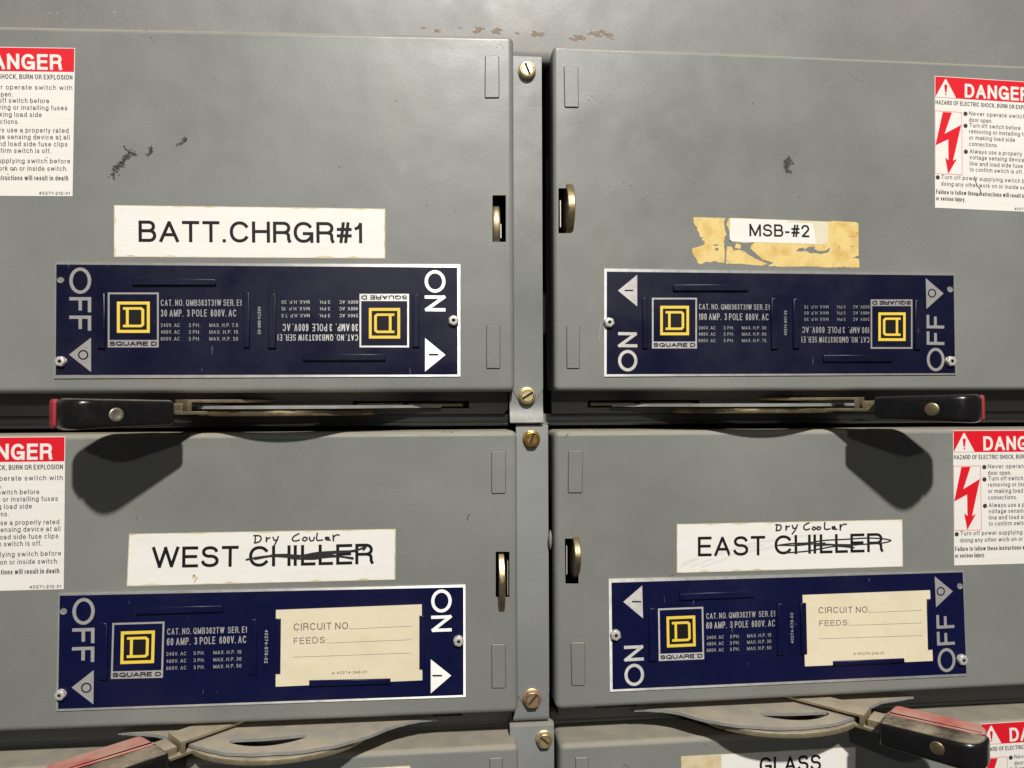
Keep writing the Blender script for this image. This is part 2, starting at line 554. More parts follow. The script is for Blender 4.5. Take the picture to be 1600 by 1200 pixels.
def ribbon(mb, pts, wd, place, k=0, caps=True):
    """thick line through 2D points; place(x, y, lift) -> world mm"""
    q = [Vector(pts[0])]
    for p in pts[1:]:
        if (Vector(p) - q[-1]).length > 1e-5:
            q.append(Vector(p))
    if len(q) == 1:
        q = [q[0] - Vector((0, .01)), q[0] + Vector((0, .01))]
    closed = len(q) > 3 and (q[0] - q[-1]).length < wd * 0.05 + 1e-6
    h = wd / 2
    if not closed and caps is True:                  # sharp turns are cut into separate strokes
        for i in range(1, len(q) - 1):
            if (q[i] - q[i - 1]).normalized().dot((q[i + 1] - q[i]).normalized()) < -.1:
                ribbon(mb, q[:i + 1], wd, place, k, (1.0, .6))
                ribbon(mb, q[i:], wd, place, k, True if len(q) - i > 2 else (.6, 1.0))
                return
    if closed:
        q.pop()
    elif caps:
        c0, c1 = (1.0, 1.0) if caps is True else caps
        d0, d1 = (q[0] - q[1]).normalized(), (q[-1] - q[-2]).normalized()
        q[0] = q[0] + d0 * h * c0
        q[-1] = q[-1] + d1 * h * c1
    n = len(q)
    L, R = [], []
    for i in range(n):
        if closed:
            a, b = q[i - 1], q[(i + 1) % n]
        else:
            a, b = q[max(0, i - 1)], q[min(n - 1, i + 1)]
        e1 = (q[i] - a).normalized() if (q[i] - a).length > 0 else (b - q[i]).normalized()
        e2 = (b - q[i]).normalized() if (b - q[i]).length > 0 else e1
        nn = Vector((-e1.y - e2.y, e1.x + e2.x))
        if nn.length < 1e-6:
            nn = Vector((-e1.y, e1.x))
        nn.normalize()
        c = max(0.62, nn.dot(Vector((-e1.y, e1.x))))
        L.append(q[i] + nn * (h / c))
        R.append(q[i] - nn * (h / c))
    _lift[0] = (_lift[0] + 1) % 7
    lf = _lift[0] * 0.005
    m = n if closed else n - 1
    for i in range(m):
        j = (i + 1) % n
        la, lb = lf + .004 * i / n, lf + .004 * (i + 1) / n
        mb.face([place(*R[i], la), place(*R[j], lb), place(*L[j], lb), place(*L[i], la)], k)


def text(mb, body, p0, p1, hpx, wt, y, k=0, sb=.085):
    """lettering from baseline pixel p0 to p1, cap height hpx (pixels near p0), stroke weight wt (share of cap height)"""
    a, b = at(p0, y), at(p1, y)
    d = (b - a)
    span = d.length
    d.normalize()
    up = Vector((-d.y, d.x))
    px = (Vector(p1) - Vector(p0)).length
    # cap height: along image normal of the baseline
    pn = Vector((p1[1] - p0[1], -(p1[0] - p0[0]))) / px
    H = abs((at((p0[0] + pn.x * hpx, p0[1] + pn.y * hpx), y) - a).dot(up))
    adv, glyphs = 0.0, []
    for i, ch in enumerate(body):
        if ch == ' ':
            adv += .30
            continue
        W, st = G[ch]
        W = W + (wt if W == 0 else 0)
        glyphs.append((adv + (0 if i == 0 else sb), W, st, ch))
        adv += W + sb * 2 - (sb if i == 0 else 0)
    adv -= sb
    sx = span / adv
    wd = wt * H
    for x0, W, st, ch in glyphs:
        gx, gw = x0 * sx, W * sx
        iw = max(0.0, gw - wd)
        for s_ in st:
            pts = [(gx + min(wd, gw) / 2 + p[0] * iw, wd / 2 + p[1] * (H - wd)) for p in s_]
            ribbon(mb, pts, wd, lambda u, v, lf: (a.x + d.x * u + up.x * v, y - lf, a.y + d.y * u + up.y * v), k, caps=True)


def line(mb, pts, wmm, y, k=0, caps=True):
    """a thick line through pixels"""
    ribbon(mb, [tuple(at(p, y)) for p in pts], wmm, lambda u, v, lf: (u, y - lf, v), k, caps)


def flat(mb, pts, y, k=0):
    mb.poly([at(p, y) for p in pts], (), y, k)


def circ(c, r, n=28, a0=0):
    return [(c[0] + r * math.cos(a0 + 2 * math.pi * i / n), c[1] + r * math.sin(a0 + 2 * math.pi * i / n)) for i in range(n)]


# ------------------------------------------------------------------ cabinet
cab = thing('panelboard_cabinet', 'plain grey sheet metal cabinet front with chipped paint above the switch doors', 'cabinet', (60, 12, 250))
PY = 12.6
mb = MB()
zb = at((826, 92), PY).y
xs = [-520, 620]
prof = [(PY + 9, zb - 3.2), (PY + 4.5, zb - 2.6), (PY + 1.8, zb - 0.9), (PY + .4, zb + 1.8), (PY, zb + 5.5), (PY, zb + 60), (PY, 520)]
mb.loft([[(x, p[0], p[1]) for p in prof] for x in xs], 0, True, closed=False)


def blob(mb, c, rx, ry, y, k, n=14, rot=0.0, rag=0.45):
    """ragged small patch around a pixel"""
    pts = []
    for i in range(n):
        a = 2 * math.pi * i / n
        r = 1 - rag * random.random()
        dx, dy = rx * r * math.cos(a), ry * r * math.sin(a)
        pts.append((c[0] + dx * math.cos(rot) - dy * math.sin(rot), c[1] + dx * math.sin(rot) + dy * math.cos(rot)))
    flat(mb, pts, y, k)


# chipped paint over the doors: pale rim with bare rusty metal inside
for cx, cy, n, rx, ry in ((752, 47, 5, 12, 3), (778, 49, 3, 6, 4), (838, 50, 7, 9, 6), (934, 52, 8, 14, 4), (955, 57, 5, 7, 5), (908, 58, 4, 8, 4), (684, 47, 3, 5, 2), (660, 43, 2, 4, 1.5),
                          (895, 61, 3, 6, 2), (720, 43, 1, 3, 1), (806, 52, 1, 3, 1.5)):
    for i in range(n):
        c = (cx + random.uniform(-rx, rx), cy + random.uniform(-ry, ry))
        r = random.uniform(2.0, 5.2)
        blob(mb, c, r * 2.0, r * 1.15, PY - .03 - i * .006, 2, 18, rag=.6)
        blob(mb, c, r * 1.85, r * 1.0, PY - .09 - i * .006, 1, 20, rag=.65)
for cx, cy, n, rx, ry in ((105, 28, 8, 22, 9), (72, 25, 4, 6, 4), (178, 21, 2, 3, 2), (410, 27, 3, 10, 3), (470, 36, 2, 6, 2)):
    for i in range(n):
        c = (cx + random.uniform(-rx, rx), cy + random.uniform(-ry, ry))
        r = random.uniform(.5, 1.5)
        blob(mb, c, r * 2.2, r * .8, PY - .03 - i * .006, 1 if i % 3 else 2, rag=.6, rot=-.5)
mb.build('top_panel', [M['panel'], M['rust'], M['chip']], cab)
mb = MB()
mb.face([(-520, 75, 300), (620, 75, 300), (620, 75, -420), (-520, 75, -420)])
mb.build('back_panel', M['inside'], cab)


# ------------------------------------------------------------------ switch units
def rring(c, ins, R, y, n=6):
    """rounded rectangle ring from corners TL, TR, BR, BL (x, z)"""
    out = []
    for (x, z), (sx, sz), a0 in zip(c, ((-1, 1), (1, 1), (1, -1), (-1, -1)), (180, 90, 0, -90)):
        cx, cz, r = x - sx * R, z - sz * R, R - ins
        for i in range(n + 1):
            a = math.radians(a0 - 90 * i / n)
            out.append((cx + r * math.cos(a), y, cz + r * math.sin(a)))
    return out


def make_door(name, c, holes, pads, material, root, depth=30, extra=None, r=3.6):
    mb = MB()
    R = r + .6
    rings = [rring(c, 0, R, depth), rring(c, 0, R, r)]
    for j in range(1, 9):
        a = math.pi / 2 * j / 8
        rings.append(rring(c, r * (1 - math.cos(a)), R, r * (1 - math.sin(a))))
    mb.loft(rings, 0, True)
    front = [(p[0], p[2]) for p in rings[-1]]
    hl = [[at(p) for p in h] for h in holes]
    mb.poly(front, hl, 0.0, 0)
    for h in hl:
        mb.loft([[(p.x, 0, p.y) for p in h], [(p.x, 2.0, p.y) for p in h]], 0, False)
    for q in pads:                                   # pressed rectangles
        q = [at(p) for p in q]
        cc = [tuple(v) for v in q]
        o = [rring(cc, 0, .9, 0.25, 3), rring(cc, .05, .9, -.55, 3), rring(cc, .45, .9, -.9, 3)]
        mb.loft(o, 0, True, False, True)
        zmid = (cc[2][1] + cc[3][1]) / 2
        # shade of the shear line painted as a dark ring round the pressing
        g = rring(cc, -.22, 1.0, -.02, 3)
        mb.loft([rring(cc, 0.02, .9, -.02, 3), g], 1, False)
    if extra:
        extra(mb)
    return mb.build(name, [material, M['scuff_shade'], M['rust'], M['chip'], M['pen']], root, 45)


def latch_plate(root, pts_x, prof, y_in=16):
    """brass quarter-turn plate standing in its slot; prof = (protrusion, z) outline, pts_x = its two x faces"""
    mb = MB()
    x0, x1 = pts_x
    b = .5
    cx = sum(p[0] for p in prof) / len(prof)
    cz = sum(p[1] for p in prof) / len(prof)

    def ring(x, s):
        return [(x, p[0] + (cx - p[0]) * s, p[1] + (cz - p[1]) * s) for p in prof]
    mb.loft([ring(x0, .06), ring(x0 + b, 0), ring(x1 - b, 0), ring(x1, .06)], 0, True, True, True)
    mb.build('latch', M['brass'], root, 35)


def sliver(mb, x, za, zb_, y, k):
    mb.box(x - .25, x + .25, y, y + 6, zb_, za, k)


def scuff_path(mb, pts, wpx, k, n, y=-.03, ang=None):
    """rubbed mark: many short slivers along a pixel path"""
    segs = list(zip(pts[:-1], pts[1:]))
    for i in range(n):
        (a, b) = random.choice(segs)
        c = lerp(a, b, random.random())
        c = (c[0] + random.gauss(0, wpx * .62), c[1] + random.gauss(0, wpx * .40))
        t = (ang if ang is not None else math.atan2(b[1] - a[1], b[0] - a[0])) + random.uniform(-.6, .6)
        blob(mb, c, random.uniform(1.5, 4.2), random.uniform(.6, 1.7), y - (i % 9) * .004, k, 8, t, .55)


SW = 'switch units of the panelboard'
RAIL = 24.0


def gap_case(root, x0, x1, zt, slots, xu=None):
    """the case ledge seen in the gap below a door"""
    mb = MB()
    # upper wall with its slot, then a stepped channel below it
    zs = zt - 14.3
    hl = []
    for s0, s1 in slots:
        hl.append([(s0, zt - 5.2), (s1, zt - 5.2), (s1, zt - 10.3), (s0, zt - 10.3)])
    mb.slab([(xu or x0, zt + 8), (x1 - 1, zt + 8), (x1 - 1, zt - 11), (x1 - 4, zt - 14.3), (xu or x0, zt - 14.3)], RAIL, RAIL + 1.5, 0, hl)
    pr = [(RAIL + 16, zs - .1), (RAIL + 7.4, zs - .1), (RAIL + 6.6, zs - .6), (RAIL + 6.4, zs - 3), (RAIL + 6.2, zs - 5.2), (RAIL + 5.0, zs - 6.0), (RAIL + 4.8, zs - 7.4), (RAIL + 6.2, zs - 8.4), (RAIL + 16, zs - 8.5)]
    mb.loft([[(x, p[0], p[1]) for p in pr] for x in (x0, x1)], 0, True, closed=False)
    for s0, s1 in slots:
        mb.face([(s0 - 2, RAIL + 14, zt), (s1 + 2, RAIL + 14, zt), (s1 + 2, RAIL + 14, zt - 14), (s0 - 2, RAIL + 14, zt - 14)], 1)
        L = s1 - s0
        for f0, f1 in ((.03, .43), (.47, .95)):
            mb.box(s0 + L * f0, s0 + L * f1, RAIL + 2.2, RAIL + 10, zt - 9.3, zt - 6.2, 2, .6)
    return mb.build('case', [M['case'], M['inside'], M['brass']], root, 30)


def smooth_closed(pts, n=6):
    out = []
    m = len(pts)
    for i in range(m):
        p0, p1, p2, p3 = (Vector(pts[(i + k) % m]) for k in (-1, 0, 1, 2))
        for j in range(n):
            t = j / n
            out.append(0.5 * ((2 * p1) + (p2 - p0) * t + (2 * p0 - 5 * p1 + 4 * p2 - p3) * t * t + (3 * p1 - p0 - 3 * p2 + p3) * t ** 3))
    return [tuple(p) for p in out]


def fillet(pts, rad, n=6):
    out = []
    m = len(pts)
    for i in range(m):
        p, a, b = Vector(pts[i]), Vector(pts[i - 1]), Vector(pts[(i + 1) % m])
        r = rad[i]
        e1, e2 = (a - p).normalized(), (b - p).normalized()
        p1, p2 = p + e1 * r, p + e2 * r
        for j in range(n + 1):
            t = j / n
            out.append(tuple((1 - t) ** 2 * p1 + 2 * t * (1 - t) * p + t * t * p2))
    return out


def make_guide(root, tip, s, zg, mat_, mat_b, dy=0.0, lip=40.5):
    """lens-shaped grey guide plate with an arc slot; s = -1 runs to the left of tip, +1 to the right"""
    o = [(0, 9.5), (6, 8.6), (18, 6), (29, 0), (43, -12), (56, -20), (70, -25), (88, -28.5), (112, -28.5), (130, -24), (146, -16), (158, -7), (172, 1.5), (184, 6), (197, 8.6), (203, 9.5)]
    front = [(tip + s * x, y + dy) for x, y in o]
    dense = []
    for i in range(len(front) - 1):
        p0, p1, p2, p3 = (Vector(front[min(max(i + k, 0), len(front) - 1)]) for k in (-1, 0, 1, 2))
        for j in range(5):
            t = j / 5
            dense.append(tuple(0.5 * ((2 * p1) + (p2 - p0) * t + (2 * p0 - 5 * p1 + 4 * p2 - p3) * t * t + (3 * p1 - p0 - 3 * p2 + p3) * t ** 3)))
    dense.append(front[-1])
    gr = random.Random(int(abs(tip)) + 3)
    dense = [(x + gr.uniform(-.25, .25), y + gr.uniform(-.3, .3) + .6 * math.sin(x * .21) * math.sin(x * .083)) for x, y in dense]
    out = dense + [(tip + s * 190, 26), (tip + s * 12, 26)]
    sl = []
    for i in range(15):
        u = i / 14
        xx = 82 + 46 * u
        yy = dy - 13.4 + 5 * (2 * u - 1) ** 2 - 2.5 * u
        sl.append((xx, yy))
    up_ = [(tip + s * x, y + 6.2 * math.sin(math.pi * min(1, max(0, (i + .6) / 15))) ** .45) for i, (x, y) in enumerate(sl)]
    dn = [(tip + s * x, y - 5.0 * math.sin(math.pi * min(1, max(0, (i + .6) / 15))) ** .45) for i, (x, y) in enumerate(sl)]
    hole = up_ + dn[::-1]
    mb = MB()
    th = 1.9
    for z in (zg + th / 2, zg - th / 2):
        mb.poly([(x, y, z) for x, y in out], [[(x, y, z) for x, y in hole]])
    for l in (out, hole):
        mb.loft([[(x, y, zg - th / 2) for x, y in l], [(x, y, zg + th / 2) for x, y in l]], 0, True)
    mb.build('guide_plate', mat_, root, 35)
    # brass arc plate under the guide plate
    mb = MB()
    o2 = [(tip + s * (101 + 58 * math.cos(a)), 9 + dy - lip * math.sin(a)) for a in [math.pi * i / 24 for i in range(25)]]
    o2 += [(tip + s * (101 + 50 * math.cos(a)), 9 + dy - (lip - 9) * math.sin(a)) for a in [math.pi * i / 24 for i in range(24, -1, -1)]]
    mb.plan(o2, zg - 5.4, zg - 2.0, .4, 0, 2)
    mb.build('cam_plate', mat_b, root, 35)


def make_handle(root, origin, axis_deg, s, zc, zg, mg, mr, ml, mp, red=2.5, pz=-.5):
    """lever swung to its OFF side: brass fork round the guide plate, black grip with red back"""
    ca, sa = math.cos(math.radians(axis_deg)), math.sin(math.radians(axis_deg))
    a = Vector((s * ca, -sa))                # outward along the grip
    b = Vector((s * sa, ca))                 # towards the panel, square to the grip
    O = Vector(origin)

    def P(u, v):
        return tuple(O + a * u + b * v)
    # fork
    mb = MB()
    mb.plan([P(6, 10), P(6, 30), P(-84, 27), P(-84, 13)], zg - 4.4, zg - 2.4, .3, 0, 2)
    mb.plan([P(-11, 10.5), P(-11, 29), P(-13.6, 29), P(-13.6, 10.5)], zg - 2.3, zg + 5.0, .3, 0, 2)
    mb.plan([P(-11.2, 10.5), P(-11.2, 29), P(-84, 27), P(-84, 12)], zg + 3.0, zg + 4.9, .5, 0, 2)
    mb.plan([P(8, 12), P(8, 28), P(-9, 28), P(-9, 12)], zg - 2.2, zg + 2.6, .4, 0, 2)
    h = mb.build('handle', ml, root, 35)
    h['_base'] = root['_base']
    t = 8.2
    g = fillet([P(0, 0), P(57, -1.5), P(58, 19.6), P(0, 19.6)], [3.5, 15, 1.2, 1.2], 8)
    mb = MB()
    mb.plan(g, zc - t, zc + t, 3.0, 0, 5)
    for v in mb.v:
        uu = (Vector((v.x, v.y)) - O).dot(a) / 57
        v.z = zc + (v.z - zc) * (0.93 + 0.16 * max(0, uu) ** 2)
    mb.build('grip', mg, h, 60)
    g = fillet([P(0.5, 20.0), P(58 + red, 20.0), P(58 + red, 37), P(2, 38)], [.8, 1.5, 12, 4], 8)
    mb = MB()
    mb.plan(g, zc - t + .7, zc + t - .2, 2.2, 0, 5)
    for v in mb.v:
        uu = (Vector((v.x, v.y)) - O).dot(a) / 57
        v.z = zc + (v.z - zc) * (0.93 + 0.14 * max(0, uu) ** 2)
    mb.build('grip_shell', mr, h, 60)
    # rivet through the grip
    mb = MB()
    base = O + a * 33
    fn = -b
    rings = []
    for r, d in ((4.0, -.6), (4.0, .25), (3.7, .6), (3.0, .75), (2.2, .6), (1.4, .3), (.05, .25)) if mp is M['rivet'] else ((4.2, -.6), (4.2, .25), (3.9, .6), (3.2, .8), (1.6, .9), (.05, .92)):
        ring = []
        for i in range(20):
            q = 2 * math.pi * i / 20
            e = base + a * (r * math.cos(q)) + fn * (d + .8)
            ring.append((e.x, e.y, zc + pz + r * math.sin(q)))
        rings.append(ring)
    mb.loft(rings, 0, True)
    mb.build('rivet', mp, h, 50)


XL, XR = -420.0, 520.0
zA = dict(tl=at((0, 42), 2).y - 3.5, tr=at((795, 57), 2).y)


# --- upper left unit
def extraA(mb):
    scuff_path(mb, [(178, 276), (183, 262), (190, 254)], 5, 1, 75, ang=.3)
    scuff_path(mb, [(190, 254), (204, 240)], 4, 1, 60)
    scuff_path(mb, [(198, 235), (214, 243)], 3, 1, 26, ang=.5)
    scuff_path(mb, [(229, 243), (237, 236), (236, 230)], 3, 1, 40)
    scuff_path(mb, [(274, 227), (288, 221), (291, 215)], 3, 1, 40)
    scuff_path(mb, [(192, 227), (198, 235)], 1.2, 1, 10)
    for p in ((178, 277), (258, 62), (228, 47), (236, 60), (120, 268), (122, 228), (706, 76), (776, 74), (782, 69), (786, 75), (741, 90), (712, 329), (667, 321), (580, 210), (618, 158), (335, 122)):
        blob(mb, p, random.uniform(1, 2.6), random.uniform(.6, 1.2), -.03, 1, 8, random.uniform(-.5, .8), .6)
    for p in ((235, 58), (205, 62), (240, 65), (760, 340), (775, 388), (778, 393)):
        blob(mb, p, 1.4, .8, -.03, 2 if p[1] > 300 else 1, 8, 0, .6)


rootA = thing('switch_unit', 'grey switch door carrying the BATT.CHRGR#1 tag, black handle swung left', 'switch', (-180, 10, 6), SW)
slotA = [(769.5, 305), (790.5, 305), (790.5, 378), (769.5, 378)]
padsA = [[(758, 87), (779.5, 87), (780, 153.5), (757.5, 153.5)], [(760, 508), (781.5, 508), (781.5, 576), (760, 576)]]
ra = at((803, 330), 2).x
make_door('door', [(XL, zA['tl']), (ra, zA['tr']), (ra, 5.9), (XL, 5.2)], [slotA], padsA, M['door'], rootA, extra=extraA)


# --- upper right unit
def extraB(mb):
    scuff_path(mb, [(1233, 246), (1236, 256), (1228, 258), (1230, 266), (1238, 268)], 3.4, 1, 80, ang=1.4)
    scuff_path(mb, [(1228, 250), (1232, 258)], 3, 1, 26)
    for p in ((925, 150), (910, 200), (981, 350), (985, 290), (1085, 287), (1243, 239), (1238, 300), (1248, 308), (1000, 313), (1005, 312), (952, 292), (975, 286), (1177, 162), (1290, 125), (1300, 137), (920, 157)):
        blob(mb, p, random.uniform(1, 2.4), random.uniform(.5, 1.1), -.03, 1, 8, random.uniform(-.5, .8), .6)
    line(mb, [(926, 152), (944, 164)], .18, -.03, 4)
    line(mb, [(1325, 113), (1338, 124), (1350, 127)], .25, -.03, 4)
    line(mb, [(939, 503), (936, 530), (944, 538)], .4, -.03, 3)


rootB = thing('switch_unit', 'grey switch door under the torn MSB-#2 tag, black handle swung right', 'switch', (250, 10, 6), SW)
slotB = [(872.5, 294), (893, 294), (893, 364.5), (872.5, 364.5)]
padsB = [[(881, 103.5), (903, 104.5), (904, 168.5), (882, 168)], [(885, 509), (905.5, 509), (905.5, 576), (885.5, 576)]]
rb = at((864.5, 330), 2).x
make_door('door', [(rb, 240.4), (XR, 240.9), (XR, 6.4), (rb, 6.4)], [slotB], padsB, M['door'], rootB, depth=36, extra=extraB, r=2.8)


# --- middle left unit
def extraC(mb):
    line(mb, [(730, 813), (730.5, 807), (734, 804)], .55, -.03, 1)
    for p in ((672, 804), (660, 681), (500, 860), (170, 700), (640, 890)):
        blob(mb, p, 1.2, .7, -.03, 1, 8, 0, .5)
    for p in ((695, 672), (705, 674), (455, 697), (450, 699)):
        blob(mb, p, 3, 1.0, -.03 if p[1] > 684 else .6, 2, 9, 0, .6)


rootC = thing('switch_unit', 'grey switch door carrying the WEST CHILLER tag, dusty handle swung left', 'switch', (-180, 10, -205), SW)
slotC = [(774.5, 862), (796, 862), (796, 934), (774.5, 934)]
padsC = [[(768, 704.5), (790, 704.5), (790, 771), (768, 771)], [(768, 1006), (789.5, 1006), (790.5, 1074.5), (768.5, 1075)]]
rc_ = at((808.5, 900), 2).x
make_door('door', [(XL, -20.6), (rc_, -20.2), (rc_, -206.1), (XL, -203.0)], [slotC], padsC, M['door2'], rootC, extra=extraC)

# --- middle right unit


def extraD(mb):
    line(mb, [(884, 682), (888, 677)], .4, -.03, 1)
    for p in ((912, 668), (930, 668), (872, 875), (892, 835), (985, 810), (890, 692)):
        blob(mb, p, 1.3, .6, -.03 if p[1] > 680 else .9, 1, 8, 0, .5)
    scuff_path(mb, [(1037, 905), (1062, 893)], 3, 4, 8)


rootD = thing('switch_unit', 'grey switch door carrying the EAST CHILLER tag, dusty handle swung right', 'switch', (250, 10, -205), SW)
slotD = [(882.5, 841.5), (904, 841.5), (904, 913), (883.5, 913)]
padsD = [[(888, 704), (910.5, 704), (909.5, 770), (887.5, 770)], [(892, 1003.5), (913.5, 1003), (914, 1070.5), (893, 1071)]]
rd = at((866.5, 890), 2).x
make_door('door', [(rd, -20.6), (XR, -21.2), (XR, -203.0), (rd, -205.6)], [slotD], padsD, M['door2'], rootD, depth=34, extra=extraD)

# --- bottom units, only their tops in the picture


def extraF(mb):
    line(mb, [(973, 1197), (977, 1195), (981, 1199)], .6, -.03, 4)


rootE = thing('switch_unit', 'grey switch door at the bottom below the WEST CHILLER unit, only its top edge showing', 'switch', (-180, 10, -330), SW)
re_ = at((810, 1180), 2).x
padsE = [[(765, 1184), (785, 1183), (786, 1250), (766, 1251)]]
make_door('door', [(XL, -226.0), (re_, -227.2), (re_, -410), (XL, -410)], [], padsE, M['door2'], rootE, depth=33)
rootF = thing('switch_unit', 'grey switch door at the bottom carrying the GLASS tag', 'switch', (250, 10, -330), SW)
padsF = [[(899, 1183), (919, 1182), (920, 1250), (900, 1251)]]
rf = at((874, 1180), 2).x
make_door('door', [(rf, -228.3), (XR, -227.0), (XR, -410), (rf, -410)], [], padsF, M['door2'], rootF, depth=33, extra=extraF)


# ledges in the gaps
def xat(px, py, y):
    return at((px, py), y).x


gap_case(rootA, XL, xat(796, 640, RAIL), 5.0, [(xat(551, 623, RAIL), xat(733, 623, RAIL))])
gap_case(rootB, xat(850, 640, RAIL), XR, 5.0, [(xat(918, 623, RAIL), xat(1093, 623, RAIL))], xat(862, 640, RAIL))
gap_case(rootC, XL, xat(802, 1140, RAIL), -206.0, [(xat(560, 1117, RAIL), xat(722, 1117, RAIL))])
gap_case(rootD, xat(862, 1140, RAIL), XR, -205.0, [(xat(930, 1108, RAIL), xat(1090, 1108, RAIL))], xat(870, 640, RAIL))

# latches
c0, c1 = at((770.3, 340)), at((781.5, 340))
zt_, zb_ = at((776, 318)).y, at((776, 381)).y
zm = (zt_ + zb_) / 2


def halfmoon(ztop, zbot, out, inn=14):
    p = []
    for i in range(17):
        t = i / 16
        p.append((-(out + inn * .25) * math.sin(math.pi * t) ** .8 + inn * .25, ztop + (zbot - ztop) * t))
    return p + [(inn, zbot), (inn, ztop)]


def tilt_x(root, i):
    pass


def add_latch(root, px0, px1, py0, py1, out):
    y = -out * .6
    x0, x1 = at((px0, (py0 + py1) / 2), y).x, at((px1, (py0 + py1) / 2), y).x
    z0, z1 = at((px0, py0), y * .3).y, at((px0, py1), y * .3).y
    latch_plate(root, (x0, x1), halfmoon(z0, z1, out))


add_latch(rootA, 770.6, 781.5, 320, 384, 1.2)
add_latch(rootB, 886.5, 898, 280, 368, 8.0)
add_latch(rootC, 779.5, 789.5, 864, 966, 6.5)
add_latch(rootD, 897, 907, 834, 906, 8.0)
for root, px, pa, pb in ((rootA, 782.6, 350, 372), (rootB, 875.6, 313, 355), (rootC, 793.5, 876, 930), (rootD, 885.5, 853, 897)):
    mb = MB()
    y = 6
    x = at((px, pa), y).x
    mb.box(x - .3, x + .3, y, y + 8, at((px, pb), y).y, at((px, pa), y).y)  # thin bright plate added to give the lit slit of the interior
    mb.build('lit_slit_plate', M['nickel'], root)

# guide plates and handles
zg1 = at((450, 636.5), -24).y
zg2 = -211.8
make_guide(rootA, at((690, 633), 15).x, -1, zg1, M['guide'], M['brass'], 7.0, 36)
make_guide(rootB, at((957, 630), 15).x, 1, at((1180, 633), -20).y, M['guide'], M['brass'], 7.0, 36)
make_guide(rootC, -1.0, -1, zg2, M['guide'], M['lever'])
make_guide(rootD, 132.5, 1, zg2, M['guide'], M['lever'])
zh = at((170, 646.5), -50).y
make_handle(rootA, (-156, -31), 40, -1, zh, zg1, M['dusty'], M['redcap'], M['fork'], M['rivet'], 1.2)
zh2 = at((1450, 638), -50).y
zg1b = at((1180, 633), -24).y
make_handle(rootB, (279, -38), 42, 1, zh2, zg1b, M['bakelite'], M['redcap'], M['fork'], M['brass'], 1.0)
make_handle(rootC, (-157, -33), 42, -1, -213.5, zg2, M['dusty'], M['reddust'], M['lever'], M['rivet'], 0)
make_handle(rootD, (277, -41), 45, 1, -212.5, zg2, M['dusty'], M['reddust'], M['lever'], M['brass'], -2.5, 1.2)

# pressed lug that shows between the middle doors
mb = MB()
c = A3((861, 849), 9)
rings = []
for i in range(9):
    t = i / 8
    rr = 1.5 * math.sin(math.pi * min(.98, max(.02, t))) ** .7
    rings.append([(c.x - .5 + rr * .9 * math.cos(q), c.y + rr * 1.6 * math.sin(q), c.z + 9 - 13 * t) for q in [2 * math.pi * j / 12 for j in range(12)]])
mb.loft(rings, 0, True, True, True)
mb.build('lug', M['door2'], rootD, 60)


# ------------------------------------------------------------------ cover strips and their screws
def make_screw(root, px, y, mat_, slot_deg, hexa=0, R=6.1, rim=True):
    c = A3(px, y - 3)
    mb = MB()

    def ring(r, d, n=36, hx=0.0, ph=0.0):
        out = []
        for i in range(n):
            q = 2 * math.pi * i / n
            k = 1.0
            if hx:
                m = (q + ph) % (math.pi / 3) - math.pi / 6
                k = (1 - hx) + hx * (math.cos(math.pi / 6) / math.cos(m)) * 1.06
            out.append((c.x + r * k * math.cos(q), y - d, c.z + r * k * math.sin(q)))
        return out
    mb.loft([ring(R, 0), ring(R, .9), ring(R * .93, 1.3), ring(R * .88, 1.4, hx=hexa), ring(R * .84, 3.9, hx=hexa), ring(R * .78, 4.5, hx=hexa), ring(R * .70, 4.6), ring(R * .66, 4.2), ring(R * .665, 3.2)], 0, True)
    mb.loft([ring(R * .665, 3.25), ring(.01, 3.25)], 1, False)  # floor of slot and recess coloured dark, painted in place of depth shade
    # two raised halves leave the screwdriver slot between them
    sd = math.radians(slot_deg)
    u, v = Vector((math.cos(sd), math.sin(sd))), Vector((-math.sin(sd), math.cos(sd)))
    r, hw = R * .60, R * .13
    for sg in (1, -1):
        a0 = math.asin(hw / r)
        pts = []
        for i in range(19):
            q = a0 + (math.pi - 2 * a0) * i / 18
            e = u * (r * math.cos(q)) + v * (sg * r * math.sin(q))
            pts.append((c.x + e.x, c.z + e.y))
        mb.slab(pts, y - 4.45, y - 3.1)
    mb.build('screw', [mat_, M['slot_shade']], root, 35)


SY = 11.6
STRIPS = 'grey cover strips between the doors'


